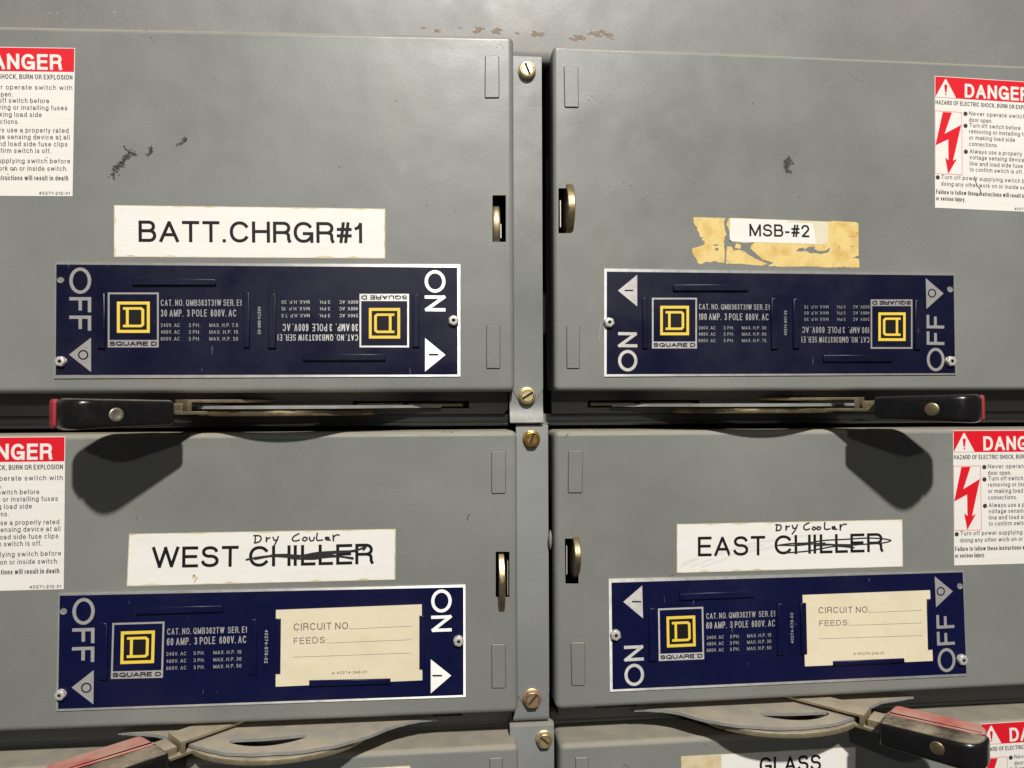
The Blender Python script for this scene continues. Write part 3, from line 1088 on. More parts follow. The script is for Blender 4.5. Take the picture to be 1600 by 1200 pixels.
def make_strip(label, xl, xr, ztop, zbot, mat_, y, screws, curl, top_fold, loc, taper=None, jog=False):
    root = thing('cover_strip', label, 'cover strip', loc, STRIPS)
    mb = MB()
    prof = []
    if top_fold:
        prof += [(y + 12, ztop + .3), (y + 1.2, ztop + .1), (y + .35, ztop - .35), (y, ztop - 1.2)]
    else:
        prof += [(y + .8, ztop), (y + .1, ztop), (y, ztop - .15)]
    ysh = y
    if taper:
        zs, zc_, xc = at(taper, y).y + 4.2, at(taper, y).y, at(taper, y).x
        prof += [(y, zs)]
        mb.loft([[(x, p[0], p[1]) for p in prof] for x in (xl + 2.4, xl + 2.65, xr - .25, xr)], 0, True, closed=False)
        out = [(xl + 2.4, zs), (xr, zs)] + [(xc + 6.9 * math.cos(a), zc_ + 6.9 * math.sin(a)) for a in [math.radians(-20 - 140 * k / 12) for k in range(13)]]
        mb.slab(out, y, y + .5, 0)
        mb.build('strip_sheet', mat_, root, 30)
        mb = MB()
        ysh = y + .9
        prof = [(ysh, zs + 6)]
    if jog:                                          # the tab is set out towards the front below the screw
        for i in range(17):
            t = i / 16
            prof.append((ysh - 3.2 * t ** 1.9, zbot + 15.5 - 14 * t))
        prof += [(ysh - 3.5, zbot + .7), (ysh - 3.4, zbot + .2), (ysh - 3.0, zbot), (ysh + 6, zbot - .1)]
    else:
        prof += [(ysh, zbot + curl + 3)]
        for i in range(13):
            a = math.pi / 2 * i / 12 * .96
            prof.append((ysh + curl * .9 * (1 - math.cos(a)), zbot + curl - curl * math.sin(a)))
        prof.append((ysh + curl + 2, zbot - .2))
    mb.loft([[(x, p[0], p[1]) for p in prof] for x in (xl, xl + .25, xr - .25, xr)], 0, True, closed=False)
    mb.build('end_tab' if taper else 'strip_sheet', mat_, root, 30)
    for s_ in screws:
        make_screw(root, s_[0], y, *s_[1:])
    return root


make_strip('uppermost grey cover strip between the BATT.CHRGR#1 and MSB-#2 doors', at((796.5, 640), SY).x, at((848.5, 640), SY).x, at((826, 88), SY).y, at((826, 661), SY).y, M['strip'], SY,
           [((824, 109), M['zinc'], -68, .0, 6.3), ((824, 618.5), M['zinc'], 33, .0, 6.2)], 13, False, (60, 12, -10), (824, 618.5), True)
make_strip('middle blue grey cover strip between the WEST CHILLER and EAST CHILLER doors', at((801, 680), SY).x, at((857, 800), SY).x, at((826, 664), SY).y, at((826, 1130), SY).y, M['strip2'], SY + .6,
           [((831, 686), M['gold'], 70, .5, 6.1), ((832, 1093), M['bronze'], 48, .9, 6.6)], 4, True, (60, 12, -215), (832, 1093))
make_strip('lowest short blue grey cover strip beside the GLASS door', at((797, 1150), SY).x, at((866, 1180), SY).x, at((826, 1133.5), SY).y, -300, M['strip2'], SY + .9,
           [((851, 1157), M['zinc'], -40, .8, 6.0)], 2.5, True, (60, 12, -300))

# ------------------------------------------------------------------ nameplates
PL = 0.8        # plate thickness
YB, YI = -PL - .06, -PL - .12
NPG = 'blue nameplates on the switch doors'


def frame_px(mb, q, t, y, k):
    """hollow quad, t = four border widths (left, top, right, bottom) in unit shares"""
    f = quadmap(q)
    o = [f(0, 0), f(1, 0), f(1, 1), f(0, 1)]
    i = [f(t[0], t[1]), f(1 - t[2], t[1]), f(1 - t[2], 1 - t[3]), f(t[0], 1 - t[3])]
    mb.poly([at(p, y) for p in o], [[at(p, y) for p in i]], y, k)


def emblem(root, q, yq, flip):
    """silver frame, name band, yellow square with the yellow letter D"""
    mb = MB()
    f = quadmap(q)
    if flip:
        g = lambda u, v: f(1 - u, 1 - v)
    else:
        g = f
    frame_px(mb, [g(0, 0), g(1, 0), g(1, 1), g(0, 1)], (.035, .033, .035, .135), YI, 0)
    hb = (Vector(g(.5, .905)) - Vector(g(.5, .975))).length
    text(mb, 'SQUARE D', g(.035, .972), g(.965, .972), hb * 1.15, .25, YI - .04, 1, .04)
    h = quadmap(yq)
    hh = (lambda u, v: h(1 - u, 1 - v)) if flip else h
    flat(mb, [hh(.05, .05), hh(.95, .05), hh(.95, .95), hh(.05, .95)], YI - .01, 3)
    frame_px(mb, [hh(0, 0), hh(1, 0), hh(1, 1), hh(0, 1)], (.09, .094, .09, .094), YI - .05, 2)
    # letter: outer with chamfered right corners, feet at left, hollow inside
    o = [(.185, .18), (.75, .18), (.83, .25), (.83, .75), (.75, .82), (.185, .82), (.185, .74), (.275, .74), (.275, .26), (.185, .26)]
    i = [(.36, .26), (.715, .26), (.745, .29), (.745, .71), (.715, .74), (.36, .74)]
    mb.poly([at(hh(*p), YI - .055) for p in o], [[at(hh(*p), YI - .055) for p in i]], YI - .055, 2)
    return mb.build('emblem', [M['silver'], M['blue'], M['yellow'], M['black']], root)


def make_tab(root, q, material, up=1.7):
    """folded retaining tab of the plate"""
    mb = MB()
    qq = [at(p, -PL - up) for p in q]
    n = [(v.x, v.y) for v in qq]
    cx, cz = sum(p[0] for p in n) / 4, sum(p[1] for p in n) / 4

    def ring(ins, y):
        out = []
        for x, z in n:
            dx, dz = x - cx, z - cz
            out.append((x - math.copysign(min(ins, abs(dx) * .9), dx), y, z - math.copysign(min(ins, abs(dz) * .9), dz)))
        return out
    mb.loft([ring(0, -PL + .1), ring(0, -PL - up + .5), ring(.16, -PL - up + .14), ring(.55, -PL - up)], 0, True, False, True)
    mb.build('retaining_tab', material, root, 50)


def make_nut(root, c, rpx, material, ph=0.2):
    y0 = -PL
    cc = at(c, -PL - 3)
    r = (at((c[0] + rpx, c[1]), -PL - 3) - cc).length
    mb = MB()

    def ring(rr, y, hx):
        out = []
        for i in range(36):
            q = 2 * math.pi * i / 36
            m = (q + ph) % (math.pi / 3) - math.pi / 6
            k = 1 if not hx else (1 - hx) + hx * math.cos(math.pi / 6) / math.cos(m) * 1.08
            out.append((cc.x + rr * k * math.cos(q), y, cc.y + rr * k * math.sin(q)))
        return out
    mb.loft([ring(r * 1.02, y0, 0), ring(r * 1.02, y0 - .4, 0), ring(r, y0 - .5, 1), ring(r * .98, y0 - 2.3, 1), ring(r * .86, y0 - 2.75, .7), ring(r * .80, y0 - 2.85, .2), ring(r * .45, y0 - 2.95, 0), ring(r * .34, y0 - 2.9, 0), ring(r * .31, y0 - 2.6, 0)], 0, True)
    mb.loft([ring(r * .31, y0 - 2.6, 0), ring(r * .29, y0 - 1.2, 0), ring(.01, y0 - 1.2, 0)], 1, True)
    mb.build('nut', [material, M['scuff_shade']], root, 40)


def make_plate(label, quad, bluequad, hole, holer, loc, blue):
    root = thing('nameplate', label, 'nameplate', loc, NPG)
    mb = MB()
    q = [at(p, -PL) for p in quad]
    hc = at(hole, -PL)
    hr = (at((hole[0] + holer, hole[1]), -PL) - hc).length
    hl = circ(hc, hr, 24)
    mb.slab([tuple(p) for p in q], -PL, 0.0, 0, [hl])
    b = [at(p, YB) for p in bluequad]
    mb.poly([tuple(p) for p in b], [circ(hc, hr * 1.02, 24)], YB, 1)
    mb.build('plate', [M['alu'], blue], root)
    return root


ARROWS = []


def tri(mb, pts, y, k):
    ARROWS.append(MB())
    flat(ARROWS[-1], pts, y, k)


def flush_arrows(root, mats):
    for m in ARROWS:
        m.build('arrow_symbol', mats, root)
    ARROWS.clear()


def ring_px(mb, c, r, wd, y, k):
    cc = at(c, y)
    rr = (at((c[0] + r, c[1]), y) - cc).length
    ribbon(ARROWS[-1], circ(cc, rr, 30) + [circ(cc, rr, 30)[0]], wd, lambda u, v, lf: (u, y - lf, v), k)


def bar_px(mb, x0, x1, yy0, yy1, f, y, k):
    flat(ARROWS[-1], [f(x0, yy0), f(x1, yy0), f(x1, yy1), f(x0, yy1)], y, k)


def rect(f, x0, y0, x1, y1):
    return [f(x0, y0), f(x1, y0), f(x1, y1), f(x0, y1)]


def ratings(mb, f, rows, cols, hp, h, flip=False):
    """the three voltage lines; rows = baselines, cols = ((x0, x1), ...), each may slope by dy per column"""
    for (v, hpv), (y, sl) in zip(zip(('240V. AC', '480V. AC', '600V. AC'), hp), rows):
        for t, (x0, x1) in zip((v, '3 PH.', 'MAX. H.P. ' + hpv), cols):
            text(mb, t, f(x0, y + sl * (x0 - cols[0][0])), f(x1, y + sl * (x1 - cols[0][0])), h, .118, YI, 0, .12)


BIGW, TXW = .155, .115
# ---- upper left plate
L, R_ = Z(70, 400, 4.706), Z(390, 400, 4.706)
np1 = make_plate('blue nameplate below the BATT.CHRGR#1 tag, two yellow emblems, 30 AMP', [(86, 410.5), (719, 413), (719, 588), (84, 591.5)],
                 [L(85, 62), R_(1527, 85), R_(1530, 872), L(80, 875)], L(115, 172), 27 / 4.706, (-110, 0, 20), M['blue'])
mb = MB()
text(mb, '\u00d8FF', L(180, 84), L(180, 550), 161 / 4.706, BIGW, YI, 0, .06)
tri(mb, [L(178, 725), L(340, 600), L(340, 853)], YI, 0)
ring_px(mb, L(282, 727), 33 / 4.706, .85, YI - .04, 1)
text(mb, 'CAT. NO. QMB363T31W SER. E1', L(853, 367), L(1446, 366), 46 / 4.706, TXW, YI, 0, .11)
text(mb, '30 AMP.  3 POLE  600V. AC', L(853, 446), L(1408, 445), 52 / 4.706, TXW, YI, 0, .11)
ratings(mb, L, ((522, 0), (572, 0), (622, 0)), ((853, 993), (1058, 1143), (1210, 1420)), ('7.5', '15', '20'), 27 / 4.706)
text(mb, '40274-598-02', L(1566, 372), L(1566, 575), 22 / 4.706, .16, YI, 0)
text(mb, '\u00d8N', R_(1287, 103), R_(1287, 406), 153 / 4.706, BIGW, YI, 0, .06)
tri(mb, [R_(1290, 603), R_(1440, 727), R_(1290, 850)], YI, 0)
bar_px(mb, 1318, 1388, 718, 732, R_, YI - .04, 1)
text(mb, 'CAT. NO. QMB363T31W SER. E1', R_(797, 577), R_(205, 576), 46 / 4.706, TXW, YI, 0, .11)
text(mb, '30 AMP.  3 POLE  600V. AC', R_(797, 499), R_(242, 498), 54 / 4.706, TXW, YI, 0, .11)
ratings(mb, R_, ((426, 0), (375, 0), (326, 0)), ((797, 660), (592, 510), (441, 235)), ('7.5', '15', '20'), 25 / 4.706)
mb.build('lettering', [M['silver'], M['blue']], np1)
flush_arrows(np1, [M['silver'], M['blue']])
emblem(np1, rect(L, 463, 268, 838, 672), rect(L, 530, 335, 772, 565), False)
emblem(np1, rect(R_, 808, 278, 1172, 672), rect(R_, 877, 382, 1107, 607), True)
for q in (rect(L, 640, 168, 1255, 215), rect(L, 385, 272, 440, 680), rect(L, 1460, 268, 1505, 672), rect(R_, 135, 275, 192, 678), rect(R_, 1198, 280, 1248, 670), rect(R_, 390, 720, 998, 770)):
    make_tab(np1, q, M['blue'])
make_nut(np1, L(105, 775), 8.6, M['nickel'], .1)
make_nut(np1, R_(1500, 473), 8.2, M['nickel'], .4)

# ---- upper right plate
L, R_ = Z(930, 400, 5.333), Z(1200, 400, 5.161)
np2 = make_plate('blue nameplate below the torn MSB-#2 tag, two yellow emblems, 100 AMP', [(944, 419.5), (1493, 428), (1494.5, 585.5), (944, 588.5)],
                 [L(97, 130), R_(1497, 157), R_(1510, 945), L(95, 985)], R_(1470, 265), 25 / 5.161, (200, 0, 20), M['blue'])
mb = MB()
tri(mb, [L(190, 288), L(350, 156), L(350, 420)], YI, 0)
bar_px(mb, 245, 318, 281, 293, L, YI - .04, 1)
text(mb, '\u00d8N', L(351, 962), L(351, 636), 160 / 5.333, BIGW, YI, 0, .06)
text(mb, 'CAT. NO. QMB363T31W SER. E1', L(865, 445), L(1453, 449), 46 / 5.333, TXW, YI, 0, .11)
text(mb, '100 AMP.  3 POLE  600V. AC', L(865, 533), L(1445, 536), 56 / 5.333, TXW, YI, 0, .11)
ratings(mb, L, ((612, 0), (664, 0), (718, 0)), ((863, 1003), (1070, 1157), (1223, 1425)), ('30', '60', '75'), 27 / 5.333)
text(mb, '40274-607-02', R_(152, 640), R_(152, 440), 22 / 5.161, .16, YI, 0)
text(mb, 'CAT. NO. QMB363T31W SER. E1', R_(817, 652), R_(270, 650), 47 / 5.161, TXW, YI, 0, .11)
text(mb, '100 AMP.  3 POLE  600V. AC', R_(817, 573), R_(275, 570), 50 / 5.161, TXW, YI, 0, .11)
ratings(mb, R_, ((498, 0), (447, 0), (398, 0)), ((817, 685), (625, 550), (487, 293)), ('30', '60', '75'), 25 / 5.161)
tri(mb, [R_(1272, 178), R_(1416, 302), R_(1278, 427)], YI, 0)
ring_px(mb, R_(1322, 300), 29 / 5.161, .85, YI - .04, 1)
text(mb, '\u00d8FF', R_(1424, 930), R_(1420, 477), 142 / 5.161, BIGW, YI, 0, .06)
mb.build('lettering', [M['silver'], M['blue']], np2)
flush_arrows(np2, [M['silver'], M['blue']])
emblem(np2, rect(L, 473, 348, 848, 770), rect(L, 542, 415, 782, 660), False)
emblem(np2, rect(R_, 828, 350, 1165, 748), rect(R_, 890, 455, 1110, 685), True)
for q in (rect(L, 653, 235, 1280, 290), rect(L, 397, 343, 440, 768), rect(L, 1470, 350, 1525, 775), rect(R_, 207, 343, 258, 745), rect(R_, 1190, 355, 1238, 755), rect(R_, 450, 797, 1010, 852)):
    make_tab(np2, q, M['blue'])
make_nut(np2, L(122, 552), 7.8, M['nickel'], .25)
make_nut(np2, R_(1490, 848), 7.4, M['nickel'], 0)

CARDS = 'cream circuit cards in the nameplates'


def make_card(label, quad, f, lines, texts, loc):
    root = thing('circuit_card', label, 'card', loc, CARDS)
    mb = MB()
    y = -PL - .75
    mb.slab([tuple(at(p, y)) for p in quad], y, y + .35)
    mb.build('card_sheet', M['card'], root)
    mb = MB()
    for a, b in lines:
        line(mb, [a, b], .22, y - .04)
    for t, a, b, h, wt in texts:
        text(mb, t, a, b, h, wt, y - .04, 0, .10)
    mb.build('lettering', M['cardprint'], root)


# ---- lower left plate
L, R_ = Z(70, 900, 4.706), Z(390, 900, 4.571)
np3 = make_plate('blue nameplate holding a cream card below the WEST CHILLER tag', [(91, 928), (727, 913.5), (727.5, 1089), (87, 1111.5)],
                 [L(110, 145), R_(1527, 80), R_(1527, 850), L(97, 978)], L(136, 257), 27 / 4.706, (-110, 0, -190), M['blue2'])
mb = MB()
text(mb, '\u00d8FF', L(204, 164), L(199, 637), 164 / 4.706, BIGW, YI, 0, .06)
tri(mb, [L(197, 820), L(360, 692), L(357, 944)], YI, 0)
ring_px(mb, L(305, 822), 34 / 4.706, .85, YI - .04, 1)
text(mb, 'CAT. NO. QMB362TW  SER. E1', L(900, 432), L(1485, 416), 46 / 4.706, TXW, YI, 0, .11)
text(mb, '60 AMP.  3 POLE  600V. AC', L(897, 511), L(1481, 492), 54 / 4.706, TXW, YI, 0, .11)
ratings(mb, L, ((587, -.031), (640, -.033), (692, -.036)), ((894, 1041), (1094, 1175), (1240, 1445)), ('15', '30', '50'), 26 / 4.706)
text(mb, '40274-579-02', R_(109, 385), R_(106, 622), 23 / 4.571, .16, YI, 0)
text(mb, '\u00d8N', R_(1297, 98), R_(1297, 400), 146 / 4.571, BIGW, YI, 0, .06)
tri(mb, [R_(1294, 595), R_(1440, 711), R_(1294, 838)], YI, 0)
bar_px(mb, 1305, 1375, 706, 718, R_, YI - .04, 1)
mb.build('lettering', [M['silver'], M['blue2']], np3)
flush_arrows(np3, [M['silver'], M['blue2']])
emblem(np3, [L(497, 346), L(880, 335), L(868, 748), L(485, 757)], [L(560, 408), L(810, 400), L(803, 640), L(555, 648)], False)
for q in ([L(670, 235), L(1305, 217), L(1305, 265), L(670, 285)], rect(L, 395, 348, 457, 765), rect(L, 1503, 318, 1556, 725),
          [R_(182, 308), R_(222, 307), R_(218, 700), R_(180, 700)], [R_(1212, 287), R_(1250, 285), R_(1250, 668), R_(1212, 668)], [R_(424, 748), R_(1006, 735), R_(1006, 772), R_(424, 790)]):
    make_tab(np3, q, M['blue2'])
make_nut(np3, L(103, 883), 8.6, M['nickel'], .15)
make_nut(np3, R_(1493, 472), 8.2, M['nickel'], .3)
make_card('cream circuit card in the nameplate below the WEST CHILLER tag', [R_(188, 243), R_(1230, 203), R_(1234, 745), R_(186, 791)], R_,
          [(R_(724, 379), R_(1155, 358)), (R_(560, 479), R_(1155, 455)), (R_(310, 580), R_(1155, 550))],
          [('CIRCUIT NO.', R_(315, 389), R_(720, 379), 50 / 4.571, .12), ('FEEDS:', R_(315, 486), R_(556, 478), 44 / 4.571, .12), ('A-40274-348-01', R_(585, 703), R_(838, 695), 20 / 4.571, .15)], (0, -1, -170))

# ---- lower right plate
L, R_ = Z(940, 880, 5.333), Z(1220, 880, 5.161)
np4 = make_plate('blue nameplate holding a stained cream card below the EAST CHILLER tag', [(951, 904.5), (1506, 893), (1510, 1056.5), (953, 1081)],
                 [L(82, 162), R_(1467, 73), R_(1497, 890), L(92, 1052)], R_(1446, 182), 24 / 5.161, (200, 0, -190), M['blue2'])
mb = MB()
tri(mb, [L(181, 322), L(338, 186), L(345, 459)], YI, 0)
bar_px(mb, 252, 330, 315, 327, L, YI - .04, 1)
text(mb, '\u00d8N', L(355, 1018), L(350, 682), 163 / 5.333, BIGW, YI, 0, .06)
text(mb, 'CAT. NO. QMB362TW  SER. E1', L(873, 465), L(1445, 443), 48 / 5.333, TXW, YI, 0, .11)
text(mb, '60 AMP.  3 POLE  600V. AC', L(873, 547), L(1445, 526), 55 / 5.333, TXW, YI, 0, .11)
ratings(mb, L, ((634, -.043), (687, -.043), (740, -.043)), ((877, 1018), (1070, 1150), (1213, 1413)), ('15', '30', '50'), 28 / 5.333)
text(mb, '40274-579-02', R_(104, 645), R_(99, 400), 22 / 5.161, .16, YI, 0)
tri(mb, [R_(1241, 106), R_(1387, 227), R_(1252, 356)], YI, 0)
ring_px(mb, R_(1290, 227), 29 / 5.161, .85, YI - .04, 1)
text(mb, '\u00d8FF', R_(1411, 873), R_(1396, 411), 143 / 5.161, BIGW, YI, 0, .06)
mb.build('lettering', [M['silver'], M['blue2']], np4)
flush_arrows(np4, [M['silver'], M['blue2']])
emblem(np4, [L(470, 378), L(847, 363), L(855, 800), L(477, 815)], [L(540, 445), L(780, 435), L(785, 692), L(545, 703)], False)
for q in ([L(653, 255), L(1278, 230), L(1278, 283), L(653, 310)], rect(L, 397, 375, 462, 818), rect(L, 1470, 338, 1530, 768),
          [R_(160, 320), R_(207, 322), R_(216, 735), R_(172, 740)], [R_(1182, 293), R_(1218, 290), R_(1228, 697), R_(1193, 697)], [R_(425, 793), R_(998, 769), R_(1002, 802), R_(425, 829)]):
    make_tab(np4, q, M['blue2'])
make_nut(np4, L(122, 607), 8.0, M['nickel'], .35)
make_nut(np4, R_(1480, 787), 7.6, M['nickel'], .1)
make_card('stained cream circuit card in the nameplate below the EAST CHILLER tag', [R_(175, 257), R_(1204, 218), R_(1226, 788), R_(195, 832)], R_,
          [(R_(718, 397), R_(1135, 380)), (R_(560, 501), R_(1140, 482)), (R_(307, 610), R_(1143, 583))],
          [('CIRCUIT NO.', R_(305, 404), R_(716, 398), 50 / 5.161, .12), ('FEEDS:', R_(310, 506), R_(556, 500), 44 / 5.161, .12), ('A-40274-348-01', R_(585, 741), R_(832, 735), 21 / 5.161, .15)], (330, -1, -170))

# ------------------------------------------------------------------ name tags
TAGS = 'name tags stuck on the switch doors'
YT = -.22


def make_tag(label, quad, loc, draw, edge=.35):
    root = thing('name_tag', label, 'name tag', loc, TAGS)
    mb = MB()
    q = [tuple(at(p, YT)) for p in quad]
    f = quadmap(quad)
    # sheet with a yellowed, uneven rim
    n = 34
    inner = []
    for i in range(n):
        inner.append(f(.004 + .992 * i / n, random.choice((.006, .008, .010, .012, .012, .016, .035))))
    for i in range(10):
        inner.append(f(1 - random.uniform(.002, .006), .03 + .94 * i / 10))
    for i in range(n):
        inner.append(f(.996 - .992 * i / n, 1 - random.choice((.008, .010, .012, .014, .02, .045))))
    for i in range(10):
        inner.append(f(random.choice((.002, .003, .004, .009)), .97 - .94 * i / 10))
    mb.slab(q, YT + .03, 0, 1)
    mb.poly([tuple(at(p, YT)) for p in inner], (), YT, 0)
    mb.build('tag_sheet', [M['white'], M['edge']], root)
    mb = MB()
    draw(mb, YT - .05)
    mb.build('lettering', [M['black'], M['marker'], M['pen'], M['smear'], M['edge']], root)
    return root


def d1(mb, y):
    text(mb, 'BATT.CHRGR#1', (216.5, 378), (566, 380), 33.5, .150, y, 0, .055)


make_tag('white tag reading BATT.CHRGR#1 on the upper door', [(178, 320.5), (602, 326), (602, 404), (178, 401.5)], (-140, 0, 115), d1)

W_ = Z(180, 800, 3.478)


def hand(mb, strokes, f, y, wd, k):
    for s_ in strokes:
        pts = smooth_open([f(*p) for p in s_])
        line(mb, pts, wd, y, k)


def smooth_open(pts, n=5):
    if len(pts) < 3:
        return pts
    out = []
    for i in range(len(pts) - 1):
        p0, p1, p2, p3 = (Vector(pts[min(max(i + k, 0), len(pts) - 1)]) for k in (-1, 0, 1, 2))
        for j in range(n):
            t = j / n
            out.append(tuple(0.5 * ((2 * p1) + (p2 - p0) * t + (2 * p0 - 5 * p1 + 4 * p2 - p3) * t * t + (3 * p1 - p0 - 3 * p2 + p3) * t ** 3)))
    out.append(tuple(pts[-1]))
    return out


def d2(mb, y):
    text(mb, 'WEST', W_(199, 305), W_(670, 297), 115 / 3.478, .150, y, 0, .055)
    text(mb, 'CHILLER', W_(727, 299), W_(1402, 282), 113 / 3.478, .150, y, 0, .055)
    sm = [[(715, 259), (770, 248), (860, 238), (960, 236), (1060, 240), (1180, 236), (1290, 254)], [(760, 256), (850, 240), (960, 244), (1100, 232), (1250, 216), (1320, 205), (1360, 190), (1350, 205)],
          [(850, 236), (940, 234), (1000, 240), (1080, 250), (1200, 242), (1290, 250)], [(870, 240), (950, 240)], [(1000, 242), (1100, 222), (1240, 214), (1300, 214)], [(960, 252), (1080, 255), (1170, 240), (1290, 250)]]
    hand(mb, sm, W_, y - .03, 1.35, 1)
    hw = [[(762, 130), (760, 166)], [(755, 128), (785, 130), (793, 145), (782, 162), (757, 168)], [(822, 138), (822, 160), (826, 146), (840, 140)], [(858, 138), (866, 154), (882, 150)], [(886, 134), (876, 160), (862, 186)],
          [(998, 118), (972, 132), (962, 150), (978, 158), (1000, 152)], [(1026, 138), (1018, 150), (1030, 157), (1044, 146), (1034, 137), (1026, 139)], [(1056, 138), (1060, 155), (1076, 154), (1082, 138)],
          [(1098, 116), (1096, 152), (1126, 152)], [(1160, 138), (1144, 138), (1146, 150), (1168, 153)], [(1146, 145), (1162, 144)], [(1184, 126), (1186, 156), (1188, 136), (1204, 124), (1216, 126)]]
    hand(mb, hw, W_, y - .06, .95, 1)
    for c, rx, ry in (((430, 345), 4, 3), ((440, 360), 3, 5), ((425, 352), 2, 5), ((432, 378), 2, 4)):
        blob(mb, W_(*c), rx, ry, y - .01, 4, 12, .3, .6)


make_tag('white tag reading WEST CHILLER, struck out by hand, Dry Cooler written above', [W_(75, 119), W_(1525, 92), W_(1522, 368), W_(62, 404)], (-130, 0, -105), d2)
E_ = Z(1030, 790, 3.902)


def d3(mb, y):
    text(mb, 'EAST', E_(236, 310), E_(647, 303), 120 / 3.902, .145, y, 0, .055)
    text(mb, 'CHILLER', E_(704, 299), E_(1364, 282), 117 / 3.902, .145, y, 0, .055)
    sm = [[(725, 242), (800, 232), (900, 228), (1010, 212), (1130, 206), (1260, 198), (1360, 202), (1412, 213), (1360, 228), (1240, 236), (1120, 240), (1000, 234)], [(725, 242), (850, 242), (930, 234), (1040, 236), (1130, 246), (1188, 256)],
          [(780, 288), (900, 278), (1000, 260), (1080, 248), (1180, 256)], [(830, 238), (930, 234), (1010, 228)], [(1060, 240), (1140, 250), (1170, 244)], [(960, 244), (1090, 238), (1200, 240)]]
    hand(mb, sm, E_, y - .03, 1.0, 1)
    hw = [[(718, 118), (714, 152)], [(712, 116), (738, 120), (744, 135), (734, 150), (714, 152)], [(774, 124), (774, 148), (778, 132), (792, 126)], [(812, 122), (818, 138), (834, 136)], [(842, 118), (832, 145), (812, 172)],
          [(912, 106), (886, 120), (882, 138), (896, 148), (916, 142)], [(940, 130), (934, 142), (944, 148), (956, 138), (942, 130)], [(966, 130), (964, 144), (978, 146), (984, 134), (970, 129)],
          [(1010, 104), (1010, 142), (1040, 142)], [(1070, 128), (1056, 130), (1058, 142), (1082, 144)], [(1058, 136), (1072, 135)], [(1104, 116), (1104, 148), (1108, 128), (1124, 114), (1140, 114)]]
    hand(mb, hw, E_, y - .06, 1.05, 1)
    for a, b in (((128, 372), (240, 325)), ((190, 375), (330, 322)), ((250, 378), (420, 318)), ((330, 300), (560, 232)), ((430, 300), (700, 250)), ((560, 230), (720, 205)), ((760, 195), (1000, 172)), ((140, 352), (230, 318)), ((480, 262), (640, 240))):
        line(mb, [E_(*a), E_(*lerp(a, b, .5)), E_(*b)], 1.5, y + .02, 3, False)


make_tag('white tag reading EAST CHILLER, struck out by hand, Dry Cooler written above', [E_(107, 113), E_(1483, 85), E_(1487, 372), E_(107, 411)], (230, 0, -105), d3)


def d4(mb, y):
    text(mb, 'GLASS', (1187, 1208.5), (1283, 1203.5), 25, .150, y, 0, .055)
    flat(mb, [(1064, 1182.5), (1127, 1178.5), (1129, 1260), (1066, 1262)], y + .02, 4)


make_tag('white tag reading GLASS with a yellowed end at the bottom of the picture', [(1064, 1182), (1337, 1167), (1337, 1246), (1066, 1262)], (270, 0, -250), d4)


def d5(mb, y):
    line(mb, [(420, 1230), (560, 1224)], 1.5, y, 0)


make_tag('yellowed tag corner on the bottom door below the WEST CHILLER unit', [(330, 1213), (641, 1196.5), (643, 1270), (332, 1290)], (-80, 0, -250), d5)

# torn yellowed tape with its white tag
T_ = Z(1060, 320, 5.333)
msb = thing('name_tag', 'white tag reading MSB-#2 stuck over torn yellowed tape', 'name tag', (230, 0, 115), TAGS)


TR = random.Random(11)


def jag(pts, amp=7, n=3):
    out = []
    for i in range(len(pts)):
        a, b = Vector(pts[i]), Vector(pts[(i + 1) % len(pts)])
        out.append(tuple(a))
        ln = (b - a).length
        if ln > 24 and ln < 160:
            m = int(ln / 10)
            nn = Vector((-(b - a).y, (b - a).x)).normalized()
            for j in range(1, m):
                out.append(tuple(a + (b - a) * (j / m) + nn * TR.uniform(-amp, amp)))
    return out


mb = MB()
polys = [
    [(130, 103), (392, 110), (380, 150), (385, 200), (402, 245), (385, 265), (380, 310), (385, 380), (382, 485), (330, 480), (300, 465), (270, 482), (230, 475), (185, 496), (165, 490), (150, 450), (130, 425), (115, 400), (118, 362), (180, 345), (215, 332), (222, 310), (195, 290), (205, 270), (180, 268), (170, 230), (155, 210), (160, 190), (135, 165), (123, 120)],
    [(430, 108), (800, 122), (1250, 141), (1300, 135), (1400, 140), (1480, 145), (1500, 157), (1502, 424), (1455, 438), (1504, 454), (1508, 525), (1380, 519), (1250, 523), (1100, 513), (900, 516), (748, 511), (792, 482), (700, 455), (650, 410), (600, 365), (605, 340), (632, 314), (540, 318), (440, 306), (432, 250), (418, 200), (402, 160), (412, 128)],
    [(400, 395), (408, 345), (445, 350), (460, 385), (500, 372), (540, 385), (640, 450), (742, 490), (690, 508), (560, 495), (430, 490), (398, 494)],
    [(478, 320), (522, 332), (516, 366), (472, 362)],
]
holes = {1: [[(980, 387), (1008, 360), (1040, 358), (1052, 372), (1085, 352), (1142, 348), (1132, 366), (1165, 386), (1225, 384), (1268, 352), (1250, 396), (1185, 411), (1140, 402), (1100, 404), (1060, 384), (1020, 390)]],
         0: [[(285, 330), (335, 332), (325, 345), (300, 342)], [(303, 362), (335, 360), (333, 382), (305, 382)]]}
for i, p in enumerate(polys):
    pp = [tuple(at(T_(*v), -.12)) for v in jag(p, 3)]
    mb.slab(pp, -.12, -.0, 0, [[tuple(at(T_(*v), -.12)) for v in h] for h in holes.get(i, [])])
mb.build('torn_tape', [M['tape']], msb)
mb = MB()
flat(mb, [T_(*v) for v in ((430, 112), (800, 124), (1246, 141), (1246, 331), (900, 318), (640, 312), (500, 308), (432, 300), (425, 250), (432, 200))], -.2, 0)
flat(mb, [T_(*v) for v in ((900, 126), (1246, 140), (1246, 158), (905, 146))], -.215, 1)
flat(mb, [T_(*v) for v in ((1120, 150), (1246, 158), (1246, 331), (1150, 326))], -.21, 1)
